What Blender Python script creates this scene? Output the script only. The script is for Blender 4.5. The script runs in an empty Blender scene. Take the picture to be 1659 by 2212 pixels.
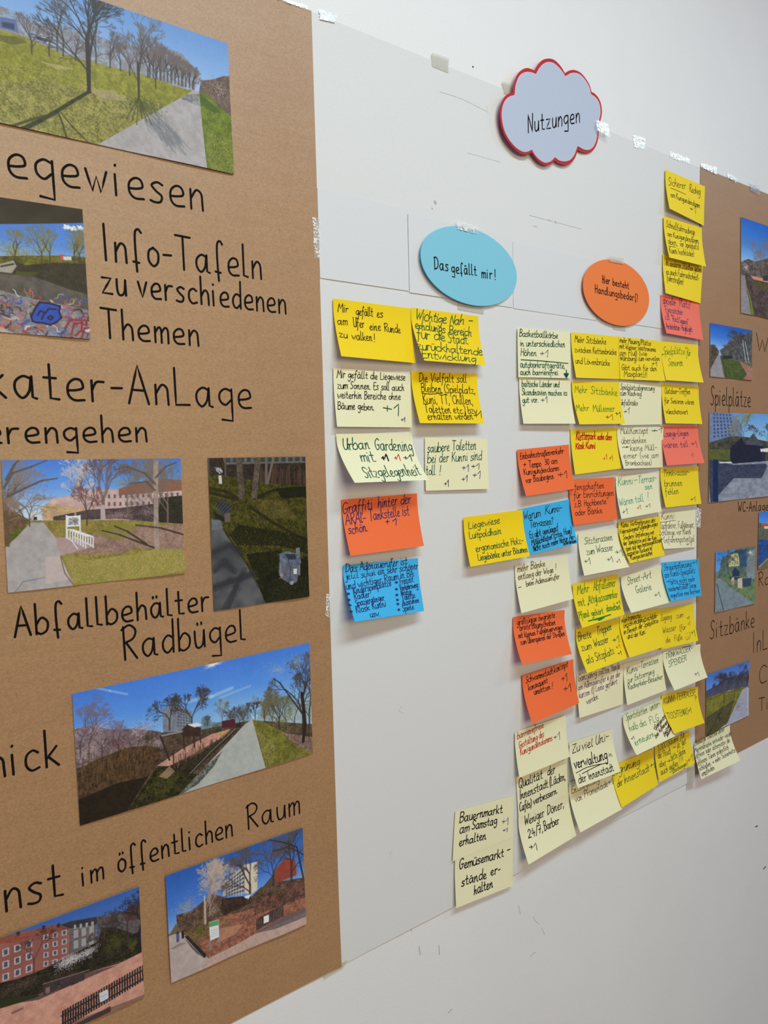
import bpy, math, random, re
import numpy as np
from mathutils import Matrix, Vector

# ------------------------------------------------------------------ camera, light, exposure
SC = bpy.context.scene
COL = SC.collection
U = 0.802            # camera to wall distance in metres (13 x 18 cm prints and 127 x 76 mm notes give the scale)
CAMZ = 1.5           # camera height
F = 1565.0
PPX, PPY = 829.5, 1106.0
Hh = np.array([2927 - PPX, 931 - PPY, F]); Hh /= np.linalg.norm(Hh)
Vv = np.array([1323 - PPX, 21000 - PPY, F]); Vv /= np.linalg.norm(Vv)
Vv -= Hh * (Vv @ Hh); Vv /= np.linalg.norm(Vv)
Nn = np.cross(Hh, Vv)
def c2w(a): return Vector((float(Hh @ a), float(Nn @ a), float(-(Vv @ a))))
rx, ry, rz = c2w(np.array([1., 0, 0])), c2w(np.array([0, -1., 0])), c2w(np.array([0, 0, -1.]))
cam = bpy.data.cameras.new('camera'); camo = bpy.data.objects.new('camera', cam); COL.objects.link(camo)
camo.matrix_world = Matrix(((rx.x, ry.x, rz.x, 0), (rx.y, ry.y, rz.y, -U), (rx.z, ry.z, rz.z, CAMZ), (0, 0, 0, 1)))
cam.sensor_fit = 'VERTICAL'; cam.sensor_height = 36; cam.lens = F / 2212 * 36
cam.clip_start = 0.02
cam.dof.use_dof = True; cam.dof.focus_distance = 1.0; cam.dof.aperture_fstop = 32
SC.camera = camo

SC.view_settings.view_transform = 'Standard'; SC.view_settings.look = 'None'
SC.view_settings.gamma = 1; SC.view_settings.exposure = 0.0
W = bpy.data.worlds.new('room_light'); SC.world = W; W.use_nodes = True
W.node_tree.nodes['Background'].inputs[0].default_value = (0.30, 0.33, 1.0, 1)
W.node_tree.nodes['Background'].inputs[1].default_value = 0.22

def area(name, loc, target, sx, sy, power, colr):
    l = bpy.data.lights.new(name, 'AREA'); l.shape = 'RECTANGLE'; l.size = sx; l.size_y = sy
    l.energy = power; l.color = colr
    o = bpy.data.objects.new(name, l); COL.objects.link(o); o.location = loc
    d = Vector(target) - Vector(loc); o.rotation_euler = d.to_track_quat('-Z', 'Y').to_euler()
    return o
# the ceiling luminaire row in front of the wall, and an added warm fill light behind the camera
lamp = area('ceiling_lamp_light', (0.5, -1.35, 2.98), (0.5, -1.35, 0), 1.6, 0.35, 38, (0.72, 0.91, 0.98))
lamp2 = area('ceiling_lamp_light', (3.2, -1.35, 2.98), (3.2, -1.35, 0), 1.6, 0.35, 17, (0.66, 0.92, 1.0))
back_fill = area('lit_room_behind_light', (0.3, -3.6, 2.2), (0.6, 0, 1.6), 2.5, 1.5, 57, (0.97, 0.75, 0.32))

# ------------------------------------------------------------------ pixel <-> wall (the wall is the plane y = 0)
ZR = dict(o=(0, 0, 1.0), r1=(0, 0, .434), r2=(0, 400, .434), r3=(0, 940, .45811), r4=(0, 1360, .45811), r5=(0, 1720, .45811),
          r6=(640, 0, .31344), c1=(1040, 100, .19289), c2=(1260, 220, .24051), c3=(660, 460, .30139), c4=(1400, 340, .1898),
          c5=(1080, 540, .217), c6=(700, 630, .24111), c7=(700, 920, .24111), c8=(1490, 440, .29859), d1=(1100, 690, .14467),
          d2=(1310, 700, .13864), d3=(1100, 910, .14467), d4=(1310, 910, .13864), d5=(990, 1070, .16878), d6=(1230, 1090, .18083),
          d7=(1090, 1290, .15672), d8=(1320, 1290, .13261), e1=(1100, 1520, .1627), e2=(1310, 1450, .18686), e3=(960, 1690, .13261),
          e4=(1510, 1070, .25779), e5=(640, 1760, .61423))
def zp(r, x, y):
    a, b, s = ZR[r]
    return (a + x * s, b + y * s)
def un(px, py, lift=0.0):
    """world x, z of the survey point px,py lying `lift` metres in front of the wall"""
    r = np.array([px - PPX, py - PPY, F]); t = (U - lift) / (r @ Nn); P = r * t
    return float(P @ Hh), CAMZ - float(P @ Vv)
def proj(P):
    d = np.array([P[0], P[1] + U, P[2] - CAMZ])
    c = Hh * d[0] + Nn * d[1] - Vv * d[2]
    return np.array([PPX + F * c[0] / c[2], PPY + F * c[1] / c[2]])

# ------------------------------------------------------------------ materials
def s2l(c):
    c = np.asarray(c, float) / 255.0
    return np.where(c <= .04045, c / 12.92, ((c + .055) / 1.055) ** 2.4)
def lin(c, g=1.0):
    v = np.clip(s2l(c) * g, 0, .95)
    return (float(v[0]), float(v[1]), float(v[2]), 1)
def newmat(name, rough=.6, spec=.3):
    m = bpy.data.materials.new(name); m.use_nodes = True
    b = m.node_tree.nodes['Principled BSDF']
    b.inputs['Roughness'].default_value = rough; b.inputs['Specular IOR Level'].default_value = spec
    return m, m.node_tree.nodes, m.node_tree.links, b
def noise(n, l, scale, detail=4, rough=.6, stretch=None):
    tc = n.new('ShaderNodeTexCoord'); t = n.new('ShaderNodeTexNoise')
    t.inputs['Scale'].default_value = scale; t.inputs['Detail'].default_value = detail; t.inputs['Roughness'].default_value = rough
    if stretch:
        mp = n.new('ShaderNodeMapping'); mp.inputs['Scale'].default_value = stretch
        l.new(tc.outputs['Object'], mp.inputs[0]); l.new(mp.outputs[0], t.inputs['Vector'])
    else: l.new(tc.outputs['Object'], t.inputs['Vector'])
    return t.outputs['Fac']
def ramp(n, l, fac, stops):
    r = n.new('ShaderNodeValToRGB'); e = r.color_ramp.elements
    e[0].position, e[0].color = stops[0]; e[1].position, e[1].color = stops[-1]
    for p, c in stops[1:-1]:
        x = e.new(p); x.color = c
    l.new(fac, r.inputs[0]); return r.outputs[0]
def bump(n, l, b, fac, strength, dist):
    bp = n.new('ShaderNodeBump'); bp.inputs['Strength'].default_value = strength; bp.inputs['Distance'].default_value = dist
    l.new(fac, bp.inputs['Height']); l.new(bp.outputs[0], b.inputs['Normal'])
def mul(n, l, a, bcol):
    mx = n.new('ShaderNodeMix'); mx.data_type = 'RGBA'; mx.blend_type = 'MULTIPLY'; mx.inputs[0].default_value = 1
    l.new(a, mx.inputs[6]); l.new(bcol, mx.inputs[7]); return mx.outputs[2]

def mat_wall():
    m, n, l, b = newmat('white_plaster', .42, .35)
    c = ramp(n, l, noise(n, l, 3.0, 3), [(.3, (.84, .84, .84, 1)), (.7, (.885, .88, .875, 1))])
    l.new(c, b.inputs['Base Color'])
    bump(n, l, b, noise(n, l, 560, 3, .6), .5, .0010); return m
def mat_sheet(name, col, grain=900, amt=.03, rough=.6, spec=.25, bstr=.08):
    m, n, l, b = newmat(name, rough, spec); c = np.array(col[:3])
    lo = tuple(c * (1 - amt)) + (1,); hi = tuple(np.minimum(c * (1 + amt), .97)) + (1,)
    k = ramp(n, l, noise(n, l, grain, 3), [(.35, lo), (.65, hi)])
    l.new(k, b.inputs['Base Color'])
    bump(n, l, b, noise(n, l, 55, 3), bstr, .002); return m
def mat_kraft():
    m, n, l, b = newmat('kraft_paper', .5, .5); b.inputs['IOR'].default_value = 1.75
    a = ramp(n, l, noise(n, l, 420, 5, .7, (1, 1, 1.6)), [(.3, lin((154, 113, 72))), (.7, lin((188, 144, 98)))])
    f = ramp(n, l, noise(n, l, 520, 2, .5, (1.0, 1, .55)), [(.2, (.45, .4, .35, 1)), (.31, (1, 1, 1, 1))])
    g = ramp(n, l, noise(n, l, 14, 4), [(.3, (.93, .93, .92, 1)), (.7, (1.0, 1.0, 1.0, 1))])
    l.new(mul(n, l, mul(n, l, a, f), g), b.inputs['Base Color'])
    bump(n, l, b, noise(n, l, 16, 3, .5, (.6, 1, 2.2)), .25, .004); return m
def mat_ink(name, col, rough=.65):
    m, n, l, b = newmat(name, rough, .08); c = np.array(lin(col)[:3])
    k = ramp(n, l, noise(n, l, 700, 2), [(.3, tuple(c * .8) + (1,)), (.7, tuple(c * 1.15) + (1,))])
    l.new(k, b.inputs['Base Color']); return m
def mat_print():
    m, n, l, b = newmat('photo_print', .38, .22)
    a = n.new('ShaderNodeVertexColor'); a.layer_name = 'picture'
    g = ramp(n, l, noise(n, l, 1500, 2), [(.3, (.93, .93, .93, 1)), (.7, (1, 1, 1, 1))])
    l.new(mul(n, l, a.outputs[0], g), b.inputs['Base Color']); return m
def mat_tape(name, tint, haze, rough, gloss=.75, cut=(.46, .54), painted_glint=False):
    m, n, l, b = newmat(name, rough, .5)
    b.inputs['Base Color'].default_value = tint
    tr = n.new('ShaderNodeBsdfTransparent'); mx = n.new('ShaderNodeMixShader'); m2 = n.new('ShaderNodeMixShader')
    gl = n.new('ShaderNodeBsdfDiffuse' if painted_glint else 'ShaderNodeBsdfGlossy'); gl.inputs['Roughness'].default_value = rough
    if painted_glint: gl.inputs['Color'].default_value = (.95, .95, .95, 1)  # white diffuse patches painted in place of lamp glints
    bp = n.new('ShaderNodeBump'); bp.inputs['Strength'].default_value = .12; bp.inputs['Distance'].default_value = .0006
    l.new(noise(n, l, 240, 2, .5), bp.inputs['Height']); l.new(bp.outputs[0], gl.inputs['Normal'])
    mx.inputs[0].default_value = haze
    l.new(tr.outputs[0], mx.inputs[1]); l.new(b.outputs[0], mx.inputs[2])
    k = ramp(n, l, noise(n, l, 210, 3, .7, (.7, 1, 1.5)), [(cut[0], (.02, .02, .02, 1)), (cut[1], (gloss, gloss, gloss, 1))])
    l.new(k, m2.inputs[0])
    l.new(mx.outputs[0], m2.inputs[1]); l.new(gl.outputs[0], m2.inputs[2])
    l.new(m2.outputs[0], n['Material Output'].inputs['Surface']); return m

M = dict(wall=mat_wall(), kraft=mat_kraft(), white=mat_sheet('white_paper', (.76, .76, .755), 300, .012, .55, .3, .10),
         white2=mat_sheet('white_card_sheet', (.745, .75, .765), 300, .01, .5, .3, .06),
         yellow=mat_sheet('yellow_note_paper', lin((255, 219, 38))), gold=mat_sheet('golden_yellow_note_paper', lin((255, 214, 20))),
         cream=mat_sheet('pale_yellow_note_paper', lin((243, 238, 196))), orange=mat_sheet('orange_note_paper', lin((255, 116, 62))),
         salmon=mat_sheet('salmon_note_paper', lin((255, 122, 100))), blue=mat_sheet('blue_note_paper', lin((66, 184, 240))),
         ovalblue=mat_sheet('light_blue_card', lin((134, 204, 226))), ovalorange=mat_sheet('orange_card', lin((246, 132, 66))),
         cloudgrey=mat_sheet('grey_blue_card', lin((190, 200, 220))), red=mat_sheet('red_card', lin((190, 46, 54))),
         pink=mat_sheet('pale_card_edge', lin((240, 190, 190))),
         print=mat_print(), tape=mat_tape('clear_tape', (.9, .9, .9, 1), .08, .22, .7, (.52, .56)), tapeglint=mat_tape('painted_glint_tape', (.9, .9, .9, 1), .10, .5, .9, (.5, .53), True), tapewhiteglint=mat_tape('painted_white_glint_tape', (.93, .93, .92, 1), .85, .3, .5), tapematt=mat_tape('matt_tape', lin((222, 217, 200)), .4, .5, .04),  # two of these tapes have their lamp glints painted in as white
         marker=mat_ink('black_marker', (24, 20, 20)), black=mat_ink('black_ink', (34, 28, 28)), dgreen=mat_ink('dark_green_ink', (20, 84, 62)),
         green=mat_ink('green_ink', (44, 128, 40)), navy=mat_ink('navy_ink', (44, 46, 104)), brown=mat_ink('brown_ink', (92, 66, 54)),
         redink=mat_ink('red_ink', (200, 44, 34)), teal=mat_ink('teal_ink', (30, 150, 132)), purple=mat_ink('purple_ink', (116, 48, 104)),
         scuff=mat_ink('grey_scuff', (186, 183, 181), .8), pencil=mat_ink('pale_crease', (212, 212, 210), .8), speck=mat_ink('dark_speck', (60, 58, 58)))

# ------------------------------------------------------------------ mesh helpers
def link(name, V, Fc, mat, parent=None, smooth=False):
    me = bpy.data.meshes.new(name); me.from_pydata([tuple(map(float, v)) for v in V], [], Fc); me.update()
    me.materials.append(mat)
    if smooth:
        for p in me.polygons: p.use_smooth = True
    o = bpy.data.objects.new(name, me); COL.objects.link(o)
    if parent: o.parent = parent
    return o
def recentre(o):
    """origin to the middle of the thing; parts added later use its parent offset"""
    me = o.data; n = len(me.vertices); a = np.empty(n * 3); me.vertices.foreach_get('co', a); a = a.reshape(-1, 3)
    c = (a.min(0) + a.max(0)) / 2; a -= c; me.vertices.foreach_set('co', a.ravel()); me.update(); o.location = c
def tag(o, label, cat, group=None, kind=None):
    if label: o['label'] = label
    if cat: o['category'] = cat
    if group: o['group'] = group
    if kind: o['kind'] = kind
    return o
def adopt(child, parent):
    child.parent = parent; child.matrix_parent_inverse = Matrix.Translation(-Vector(parent.location))
def sheet(name, surf, mat, nu, nv, thick=.0002, outline=None):
    """a sheet of paper on a surf, with real thickness"""
    V = []; Fc = []
    for side in (0, 1):
        for j in range(nv + 1):
            for i in range(nu + 1):
                p = surf.P(surf.u0 + (surf.u1 - surf.u0) * i / nu, surf.v0 + (surf.v1 - surf.v0) * j / nv).copy()
                if side: p[1] += thick
                V.append(p)
    K = (nu + 1) * (nv + 1); idx = lambda i, j: j * (nu + 1) + i
    for j in range(nv):
        for i in range(nu):
            q = (idx(i, j), idx(i, j + 1), idx(i + 1, j + 1), idx(i + 1, j)); Fc.append(q); Fc.append(tuple(K + k for k in reversed(q)))
    rim = [idx(i, 0) for i in range(nu)] + [idx(nu, j) for j in range(nv)] + [idx(i, nv) for i in range(nu, 0, -1)] + [idx(0, j) for j in range(nv, 0, -1)]
    r0 = len(V); m = len(rim); V += [V[a] for a in rim] + [V[K + a] for a in rim]
    for k in range(m): k2 = (k + 1) % m; Fc.append((r0 + k, r0 + k2, r0 + m + k2, r0 + m + k))
    o = link(name, V, Fc, mat)
    for p in o.data.polygons[:nu * nv * 2]: p.use_smooth = True
    recentre(o); return o

class Flat:
    """a sheet lying on the wall; u is world x, v is world z"""
    def __init__(s, x0, x1, z0, z1, off, wave=0.0, seed=0, extra=None):
        s.u0, s.u1, s.v0, s.v1, s.off, s.wave, s.seed, s.extra = x0, x1, z1, z0, off, wave, seed, extra
    def y(s, x, z):
        w = s.wave * (math.sin(x * 7 + s.seed) * math.sin(z * 5.3 + s.seed * 2) + .5 * math.sin(x * 17 + z * 11 + s.seed))
        return -(s.off + abs(s.wave) * 1.5 + w + (s.extra(x, z) if s.extra else 0))
    def P(s, u, v): return np.array([u, s.y(u, v), v])
    def inv(s, px, py):
        x, z = un(px, py, s.off)
        for _ in range(3): x, z = un(px, py, -s.y(x, z))
        return x, z
    def up(s, px, py, h): return (0, s.inv(px, py - h)[1] - s.inv(px, py)[1])

class Note:
    """a sticky note: top corners stuck on, lower edge curling off the wall"""
    u0, u1, v0, v1 = 0, 1, 0, 1
    def __init__(s, TL, TR, BR, BL, base=.0012, lift=None, v0=.18, pw=1.45, bow=0.0):
        s.base, s.vs, s.pw, s.bow = base, v0, pw, bow
        t0, t1 = np.array(un(*TL, base)), np.array(un(*TR, base))
        d = t1 - t0; d /= np.linalg.norm(d); d = np.array([d[1], -d[0]])
        foot = np.array([0, CAMZ]); out = []
        for k, (T, Bp) in enumerate(((t0, BL), (t1, BR))):
            if lift is not None: l = lift[k]
            else:
                A = np.array(un(*Bp)) - foot; Tt = T - foot       # A (1 - l/U) = T + h d
                Mx = np.array([[A[0] / U, d[0]], [A[1] / U, d[1]]]); l, h = np.linalg.solve(Mx, A - Tt)
                l = min(max(l - base, .0015), .034)
            out.append((l, np.array(un(*Bp, base + l))))
        s.T = (t0, t1); s.B = (out[0][1], out[1][1]); s.l = (out[0][0], out[1][0])
    def P(s, u, v):
        a = s.T[0] * (1 - v) + s.B[0] * v; b = s.T[1] * (1 - v) + s.B[1] * v
        q = a * (1 - u) + b * u
        w = max(0, (v - s.vs) / (1 - s.vs)); f = w ** s.pw if w <= 1 else 1 + s.pw * (w - 1)
        y = s.base + (s.l[0] * (1 - u) + s.l[1] * u) * f + s.bow * math.sin(math.pi * min(max(u, 0), 1)) * f
        return np.array([q[0], -y, q[1]])
    def inv(s, px, py):
        u = v = .5; t = np.array([px, py])
        for _ in range(8):
            e = proj(s.P(u, v)) - t; h = 1e-3
            J = np.array([(proj(s.P(u + h, v)) - t - e) / h, (proj(s.P(u, v + h)) - t - e) / h]).T
            du = np.linalg.solve(J, -e); u += float(np.clip(du[0], -.5, .5)); v += float(np.clip(du[1], -.5, .5))
        return u, v
    def up(s, px, py, h): return (0, s.inv(px, py - h)[1] - s.inv(px, py)[1])

# ------------------------------------------------------------------ handwriting: single stroke letters (c curve, - straight)
G0 = {'a': 'c.72 .9 .4 1 .1 .72 .1 .28 .35 0 .62 .3 .72 .9|-.74 1 .75 .06 .92 0', 'b': '-.05 1.9 .05 0|c.05 .6 .4 1 .74 .72 .7 .2 .35 -.02 .05 .12',
 'c': 'c.7 .86 .45 1 .14 .78 .1 .3 .35 0 .72 .08', 'd': 'c.7 .85 .4 1 .1 .7 .1 .25 .35 0 .66 .25|-.74 1.9 .72 0',
 'e': 'c.1 .46 .45 .5 .72 .62 .64 .95 .36 1 .1 .72 .1 .26 .34 .02 .76 .04', 'f': 'c.62 1.72 .46 1.9 .28 1.75 .24 1.2 .26 .3 .3 -.4|-.1 .12 .44 .08',
 'g': 'c.72 .9 .4 1 .1 .75 .12 .35 .4 .14 .7 .4|-.75 1 .78 -.72 .2 -.66', 'h': '-.05 1.9 .06 0|c.06 .55 .35 .98 .6 .82 .65 .4 .66 0',
 'i': '-.08 1 .1 0|-.1 1.42 .12 1.46', 'j': 'c.3 1 .3 -.4 .15 -.75 -.12 -.68|-.3 1.42 .32 1.46', 'k': '-.05 1.9 .06 0|-.6 1 .1 .45|-.18 .52 .68 0',
 'l': '-.05 1.9 .06 .08 .34 .02', 'm': '-.05 1 .06 0|c.06 .65 .3 1 .45 .82 .46 0|c.46 .65 .7 1 .88 .82 .9 0',
 'n': '-.05 1 .06 0|c.06 .55 .35 1 .6 .84 .64 .4 .66 0', 'o': 'c.4 1 .13 .8 .1 .3 .38 0 .66 .25 .67 .75 .38 1', 'p': '-.05 1 .07 -.8|c.06 .65 .38 1 .72 .72 .68 .2 .35 0 .06 .16',
 'q': 'c.72 .9 .4 1 .1 .72 .1 .3 .35 0 .68 .3|-.74 1 .76 -.8', 'r': '-.05 1 .06 0|c.06 .55 .26 .93 .58 .96', 's': 'c.62 .9 .36 1 .1 .82 .3 .56 .56 .34 .5 .06 .25 0 .02 .06',
 't': '-.26 1.62 .27 .06 .62 .02|-.02 1.0 .52 1.0', 'u': 'c.05 1 .06 .4 .16 .04 .38 0 .58 .25 .66 1|-.66 1 .68 0', 'v': '-0 1 .3 0 .62 1.02', 'w': '-0 1 .26 0 .46 .72 .64 0 .92 1.02',
 'x': '-0 1 .6 0|-.6 1 0 0', 'y': '-0 1 .32 .1|-.66 1 .16 -.8', 'z': '-.05 1 .66 1 .04 .02 .72 0', 'ß': 'c.06 -.6 .06 1.2 .3 1.85 .6 1.5 .34 1 .64 .6 .54 .08 .28 0',
 'é': 'c.1 .46 .45 .5 .72 .62 .64 .95 .36 1 .1 .72 .1 .26 .34 .02 .76 .04|-.4 1.3 .6 1.6',
 'A': '-0 0 .46 1.9 .95 0|-.2 .68 .78 .66', 'B': '-.08 1.9 .1 0|c.02 1.8 .5 1.9 .72 1.5 .5 1.05 .12 1|c.12 1 .6 .95 .8 .5 .5 .04 .04 0', 'C': 'c.8 1.65 .5 1.9 .15 1.5 .08 .7 .3 .05 .8 .15',
 'D': '-.1 1.9 .12 0|c0 1.75 .5 1.85 .85 1.2 .7 .3 .1 0', 'E': '-.7 1.85 .08 1.85 .1 0 .75 .02|-.1 1 .6 1.02', 'F': '-.8 1.88 .1 1.85 .12 0|-.12 1 .6 1.02', 'G': 'c.8 1.65 .5 1.9 .15 1.5 .08 .7 .35 0 .75 .25 .8 .8|-.45 .8 .9 .82',
 'H': '-.06 1.9 .08 0|-.75 1.9 .76 0|-.08 .95 .75 1', 'I': '-.1 1.9 .14 0', 'J': 'c.6 1.9 .62 .6 .4 -.1 .02 .1|-.15 1.88 .75 1.9', 'K': '-.06 1.9 .08 0|-.75 1.9 .1 .9|-.2 1 .8 0',
 'L': '-.05 1.9 .07 .02 .76 .04', 'M': '-.02 0 .14 1.9 .5 .7 .86 1.9 1.0 0', 'N': '-.06 0 .04 1.9 .7 0 .74 1.9', 'O': 'c.5 1.9 .14 1.5 .1 .5 .45 0 .84 .45 .85 1.4 .46 1.9', 'P': '-.1 1.9 .12 0|c.02 1.8 .5 1.9 .8 1.5 .6 1 .12 .9',
 'Q': 'c.5 1.9 .14 1.5 .1 .5 .45 0 .84 .45 .85 1.4 .46 1.9|-.5 .5 .95 -.2', 'R': '-.1 1.85 .13 0|c0 1.7 .45 1.92 .8 1.6 .66 1.15 .16 .95|-.24 .95 .84 0', 'S': 'c.78 1.66 .5 1.9 .16 1.6 .3 1.1 .66 .75 .62 .2 .32 0 .02 .18',
 'T': '-0 1.88 .92 1.84|-.46 1.88 .48 0', 'U': 'c.05 1.9 .06 .7 .2 .06 .5 .02 .72 .5 .76 1.9|-.76 1.9 .78 0', 'V': '-0 1.9 .4 0 .82 1.9', 'W': '-0 1.9 .3 0 .56 1.3 .8 0 1.12 1.9', 'Z': '-.04 1.86 .78 1.88 .02 .02 .84 .02',
 '0': 'c.4 1.8 .12 1.4 .1 .5 .36 0 .64 .45 .65 1.4 .38 1.8', '1': '-.02 1.1 .36 1.85 .38 0', '2': 'c.05 1.4 .35 1.85 .62 1.4 .4 .7 .02 .04 .35 .1 .72 .02', '3': 'c.05 1.7 .45 1.85 .55 1.4 .2 1 .6 .7 .5 .1 .02 .1',
 '4': '-.35 1.8 .02 .7 .7 .75|-.5 1.2 .5 0', '7': '-.02 1.8 .66 1.8 .25 0|-.15 .95 .6 1', '+': '-.02 .85 .62 .85|-.33 1.25 .32 .4', '-': '-.05 .7 .52 .72', '!': '-.1 1.8 .1 .5|-.1 .06 .12 .0', '?': 'c.05 1.5 .3 1.85 .6 1.5 .3 1 .28 .5|-.28 .06 .3 0',
 '.': '-.08 .06 .12 0', ',': '-.14 .12 .04 -.3', ':': '-.1 .8 .12 .74|-.1 .12 .12 .06', '(': 'c.34 2 .1 1.3 .1 .5 .36 -.3', ')': 'c.06 2 .32 1.3 .3 .5 .04 -.3', '/': '-.5 2 .02 -.2', '*': '-.3 1.1 .3 .3|-.02 .9 .58 .5|-.02 .5 .58 .9',
 '"': '-.08 1.9 .1 1.5|-.26 1.9 .28 1.5', '„': '-.1 .15 .04 -.25|-.28 .15 .22 -.25', '>': '-0 .6 .95 .62|-.65 .95 .98 .62 .65 .3', '&': 'c.5 .1 .1 .6 .35 1.1 .5 .8 .15 .3 .4 0 .7 .4', ';': '-.1 1.2 .12 1.15|-.45 1.2 .47 1.15|c.0 .7 .1 .1 .4 .1 .55 .7'}
G1 = {'f': 'c.58 1.72 .42 1.9 .28 1.6 .24 .8 .2 -.1 .1 -.7|-0 .95 .5 .98', 'g': 'c.68 .9 .36 1 .1 .72 .14 .3 .4 .15 .64 .5|c.72 1 .72 0 .62 -.62 .36 -.8 .12 -.55', 'l': 'c.08 1.9 .08 .5 .14 .06 .36 .06', 'z': '-.05 1 .6 .98 .04 .04 .68 0',
 'e': 'c.1 .42 .5 .6 .52 .9 .3 1 .1 .66 .14 .16 .4 0 .68 .14', 'n': 'c.02 .9 .1 .9 .1 .0|c.1 .4 .34 1 .52 .86 .54 .3 .6 .02 .76 .06', 'r': 'c.02 .9 .1 .9 .1 0|c.1 .5 .28 .96 .54 .9', 'h': 'c.1 1.9 .08 .9 .08 0|c.08 .4 .34 .95 .52 .8 .54 .2 .7 .04'}
STY = {'print': (G0, 0.0, .3, .6, .012), 'note': ({**G0, **G1}, .08, .13, .6, .085), 'scrawl': ({**G0, **G1}, .2, .05, .55, .12)}
def catmull(P, n=5):
    P = [np.array(p, float) for p in P]
    if len(P) < 3: return P
    Q = [2 * P[0] - P[1]] + P + [2 * P[-1] - P[-2]]; out = []
    for i in range(1, len(Q) - 2):
        a, b, c, d = Q[i - 1:i + 3]
        for k in range(n):
            t = k / n; out.append(.5 * (2 * b + (c - a) * t + (2 * a - 5 * b + 4 * c - d) * t * t + (3 * b - a - 3 * c + d) * t ** 3))
    return out + [P[-1]]
def subdiv(P):
    out = []
    for a, b in zip(P, P[1:]):
        a, b = np.array(a, float), np.array(b, float); n = max(1, int(np.linalg.norm(b - a) / .45))
        for k in range(n): out.append(a + (b - a) * k / n)
    return out + [np.array(P[-1], float)]
def layout(text, style, rnd):
    g, slant, gap, space, jit = STY[style]; x = 0.0; out = []
    for ch in text:
        if ch == ' ': x += space; continue
        base = {'ä': 'a', 'ö': 'o', 'ü': 'u', 'Ü': 'U', 'Ö': 'O'}.get(ch, ch); st = g[base].split('|')
        if base != ch:
            yy = 1.36 if ch.islower() else 2.1
            st = st + ['-.24 %g .25 %g' % (yy + .1, yy), '-.5 %g .51 %g' % (yy + .12, yy + .02)]
        mx = 0; kx = 1 + rnd.uniform(-jit, jit); ky = 1 + rnd.uniform(-jit, jit); dy = rnd.uniform(-jit, jit) * .8
        for s in st:
            v = [float(t) for t in s[1:].split()]; p = [(v[i], v[i + 1]) for i in range(0, len(v), 2)]
            if s[0] == '-' and len(p) == 2 and abs(p[0][0] - p[1][0]) + abs(p[0][1] - p[1][1]) < .1: pass
            p = [(a * kx + rnd.uniform(-jit, jit) * .35, b * ky + dy + rnd.uniform(-jit, jit) * .35) for a, b in p]
            mx = max(mx, max(a for a, b in p)); q = catmull(p) if s[0] == 'c' else subdiv(p)
            out.append([(x + a + slant * b, b) for a, b in q])
        x += mx + gap * (1.7 if mx < .25 else 1)
    return out, max(x - STY[style][2], .01)
def ribbons(surf, polys, w, V, Fc, eps=.00022):
    for poly in polys:
        if len(poly) < 2: continue
        C = np.array([surf.P(*p) for p in poly])
        e = 2e-3; N = []
        for p in poly:
            a = surf.P(p[0] + e, p[1]) - surf.P(p[0] - e, p[1]); b = surf.P(p[0], p[1] + e) - surf.P(p[0], p[1] - e)
            n = np.cross(a, b); n /= (np.linalg.norm(n) + 1e-12); N.append(n if n[1] < 0 else -n)
        N = np.array(N); T = np.gradient(C, axis=0); T /= (np.linalg.norm(T, axis=1)[:, None] + 1e-12)
        S = np.cross(T, N); S /= (np.linalg.norm(S, axis=1)[:, None] + 1e-12)
        C = C + N * eps; h = w / 2; L = []; R = []
        cs = [(-1., .0), (-.75, .66), (-.4, .92)]                    # round ends
        for t, k in cs: L.append(C[0] + T[0] * t * h + S[0] * k * h); R.append(C[0] + T[0] * t * h - S[0] * k * h)
        for i in range(len(C)): L.append(C[i] + S[i] * h); R.append(C[i] - S[i] * h)
        for t, k in reversed(cs): L.append(C[-1] - T[-1] * t * h + S[-1] * k * h); R.append(C[-1] - T[-1] * t * h - S[-1] * k * h)
        b0 = len(V); V.extend(L); V.extend(R); n = len(L)
        for i in range(n - 1): Fc.append((b0 + i, b0 + i + 1, b0 + n + i + 1, b0 + n + i))
TXT_SEED = [1]
def write(surf, items, mat, parent, w=.001, style='note', reg='o', name='handwriting', label=None):
    """items: (text, x0, y0, x1, y1, xheight) along a base line, or ('', points) for a drawn stroke"""
    V, Fc = [], []
    for it in items:
        TXT_SEED[0] += 1; rnd = random.Random(TXT_SEED[0])
        if it[0] == '':
            pts = [surf.inv(*zp(reg, *p)) for p in it[1]]
            ribbons(surf, [[tuple(q) for q in catmull(pts)]], it[2] if len(it) > 2 else w, V, Fc); continue
        text, x0, y0, x1, y1, xh = it; s = ZR[reg][2] * (1 if style == 'print' else 1.15)
        p0, p1 = zp(reg, x0, y0), zp(reg, x1, y1)
        a, b = np.array(surf.inv(*p0)), np.array(surf.inv(*p1)); up = np.array(surf.up(*p0, xh * s)); up1 = np.array(surf.up(*p1, xh * s))
        k = 1.0
        if isinstance(surf, Flat): k = 1.0
        strokes, tot = layout(text, style, rnd)
        ribbons(surf, [[tuple(a + (b - a) * (x / tot) + up * y) for x, y in st] for st in strokes], w, V, Fc)
    o = link(name, V, Fc, mat); adopt(o, parent)
    if label: o['label'] = label
    return o

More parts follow.
